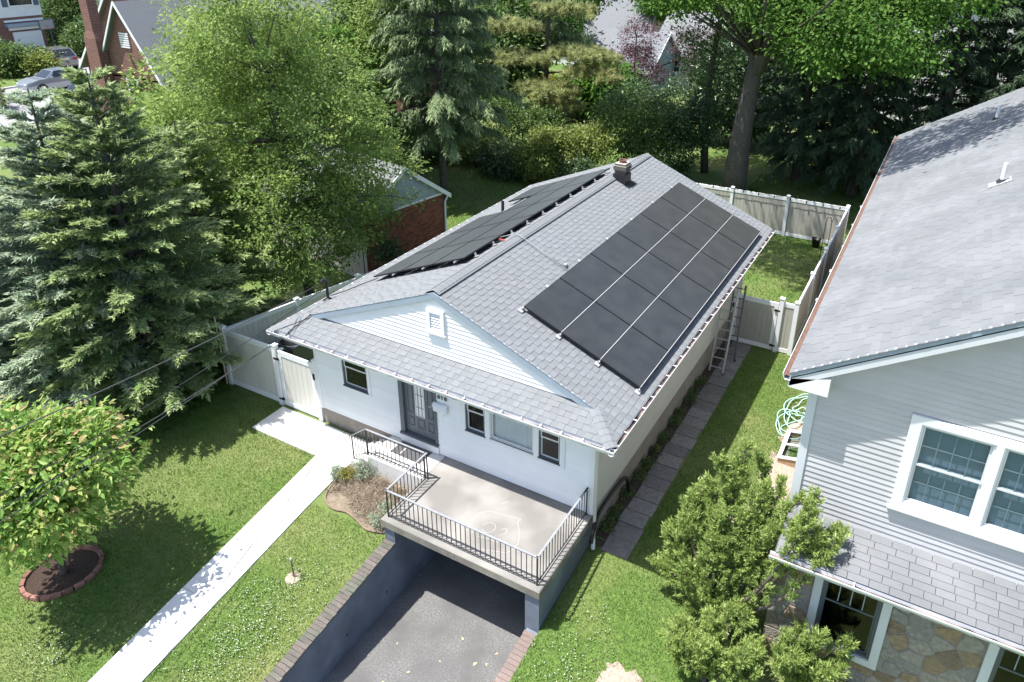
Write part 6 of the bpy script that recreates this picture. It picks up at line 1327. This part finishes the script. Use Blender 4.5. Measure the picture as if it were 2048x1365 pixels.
def excl(x, y):
    e_ = (x > -2.15) & (x < .36) & (y > -1.45)                         # bed and porch
    e_ |= (x > xl(y) - .0) & (x < xl(y) + .92) & (y < -.3)             # path
    e_ |= (x > -5.3) & (y > -.335) & (x < 0) & (y < .75)               # pad
    e_ |= (x > .1) & (x < 3.87) & (y < 1.2)                            # driveway
    e_ |= (x > -3.9) & (x < 4.15) & (y > .75) & (y < 12.3)             # house
    e_ |= (x > 4.1) & (x < 4.76) & (y > .7) & (y < 10.8)               # slabs
    e_ |= ((x - RC[0]) ** 2 + (y - RC[1]) ** 2 < .42) | ((x > 7.7) & (y > .2))
    for p in PATCH: e_ |= ((x - p[0]) / p[2]) ** 2 + ((y - p[1]) / p[3]) ** 2 < .8
    return e_
lawn_field('grass', 'short mown grass of the front and side lawns', [(-8.5, .12, -7.5, .75), (3.87, 7.7, -4.5, 11), (-13, -7.2, -4.5, 3)], 2000, .055, .012, 'grass blade', 1, excl)
lawn_field('grass', 'sunny mown grass of the back yards', [(-1, 5.9, 11, 21), (-16, -7.5, 13.5, 22.5), (-2, 12, 21.3, 30)], 420, .07, .022, 'grass blade', 2, excl)
def clover(regs, dens, seed):
    r = np.random.default_rng(seed); Ps = []
    for x0, x1, y0, y1 in regs:
        n = int((x1 - x0) * (y1 - y0) * dens); q = np.stack([r.normal((x0 + x1) / 2, (x1 - x0) * .3, n), r.normal((y0 + y1) / 2, (y1 - y0) * .3, n)], 1); Ps.append(q)
    q = np.concatenate(Ps); q = q[~excl(q[:, 0], q[:, 1])]; n = len(q); P = np.stack([q[:, 0], q[:, 1], gz(q[:, 0], q[:, 1]) + .045 + .02 * r.random(n)], 1); Vs = []
    tag(npmesh('clover_flowers', *(lambda g: (g[0], g[1]))(leaf_geo(np.concatenate([P, P]), np.concatenate([r.normal(size=(n, 3)), r.normal(size=(n, 3)) * np.array([1, 1, .2])]), np.concatenate([r.normal(size=(n, 3)), np.tile([[0, 0, 1.]], (n, 1))]), np.full(2 * n, .016), np.full(2 * n, .015), 'rhomb')), 'clover flower', r.random(2 * n)), 'tiny white clover flowers scattered in the front lawn strip', 'clover', kind='stuff')
    n2 = n * 5; P2 = np.repeat(P, 5, 0) + r.normal(size=(n2, 3)) * np.array([.05, .05, .008]) - np.array([0, 0, .012]); V, F, k = leaf_geo(P2, r.normal(size=(n2, 3)) * np.array([1, 1, .2]), np.tile([[0, 0, 1.]], (n2, 1)), np.full(n2, .03), np.full(n2, .028), 'rhomb'); tag(npmesh('clover_leaves', V, F, 'clover leaf', r.random(n2)), 'low clover leaves among the grass of the front lawn', 'clover', kind='stuff')
clover([(-1.8, 0., -6.3, -2.6), (-1.6, -.2, -5.4, -3.2), (4.1, 5.2, -3.4, -.6), (-4.6, -3.4, -7, -5.8)], 60, 4)
# fallen leaves on the driveway
mat('dry leaf', (.42, .36, .20), (.5, .44, .28), .8, 30.)
flm = piece('fallen_leaf', MB().add([(-.05, 0, .004), (-.01, .03, .014), (.05, 0, .006), (-.01, -.03, .014)], [(0, 1, 2, 3)]), 'dry leaf')
for i, (x, y, s_) in enumerate([(2.9, -2.6, 1.6), (2.75, -2.1, 1.2), (2.2, -1.75, .9), (1.7, -2.9, .8), (2.95, -2.0, .8), (2.6, -3.0, .7), (1.4, -3.3, .7), (2.1, -2.4, .6), (3.0, -1.7, .8), (1.9, -3.6, .8), (2.5, -3.5, .9), (1.1, -2.5, .6)]):
    o = inst('fallen_leaf', flm, Matrix.Translation((x, y, -4.497)) @ Matrix.Rotation(i * 1.3, 4, 'Z') @ Matrix.Scale(s_, 4), drv)
# ================================================================ CABLES
def ext(a, b, y):   # prolong the line a-b to the given y
    a = Vector(a); b = Vector(b); return tuple(a + (b - a) * ((y - a.y) / (b.y - a.y)))
A1 = (-4.31, 1.66, .64); cable('thick service cable sloping down to the roof mast', A1, ext(A1, (-3.5, -6, 2.15), -24), .9, .012, 'bare cable')
A2 = (-3.95, -.03, .0); cable('lowest thin cable running to the front eave', A2, ext(A2, (-3.1, -6.5, 1.0), -24), .7, .009, 'bare cable')
cable('thin cable just above the lowest one at the front eave', (-4.0, -.03, .02), ext(A2, (-3.15, -4.6, .62), -24), .6, .007, 'bare cable')
cable('thin dark cable nearest the roof mast', (-4.25, 1.72, .5), ext(A1, (-3.2, -4.6, 1.5), -24), .9, .008, 'cable')
for p, lb in (((-8.55, -.62), 'thin boundary post nearer the fence corner'), ((-9.3, -.9), 'thin boundary post further from the fence corner')):
    t = thing('boundary_pole', lb, 'pole', (*p, -2.95)); m = MB(); m.tube([(p[0] + .5, p[1] - .2, -3.0), (p[0] + .5, p[1] - .2, -2.0)], .022, 6); m.build('pole', 'far tan', t)
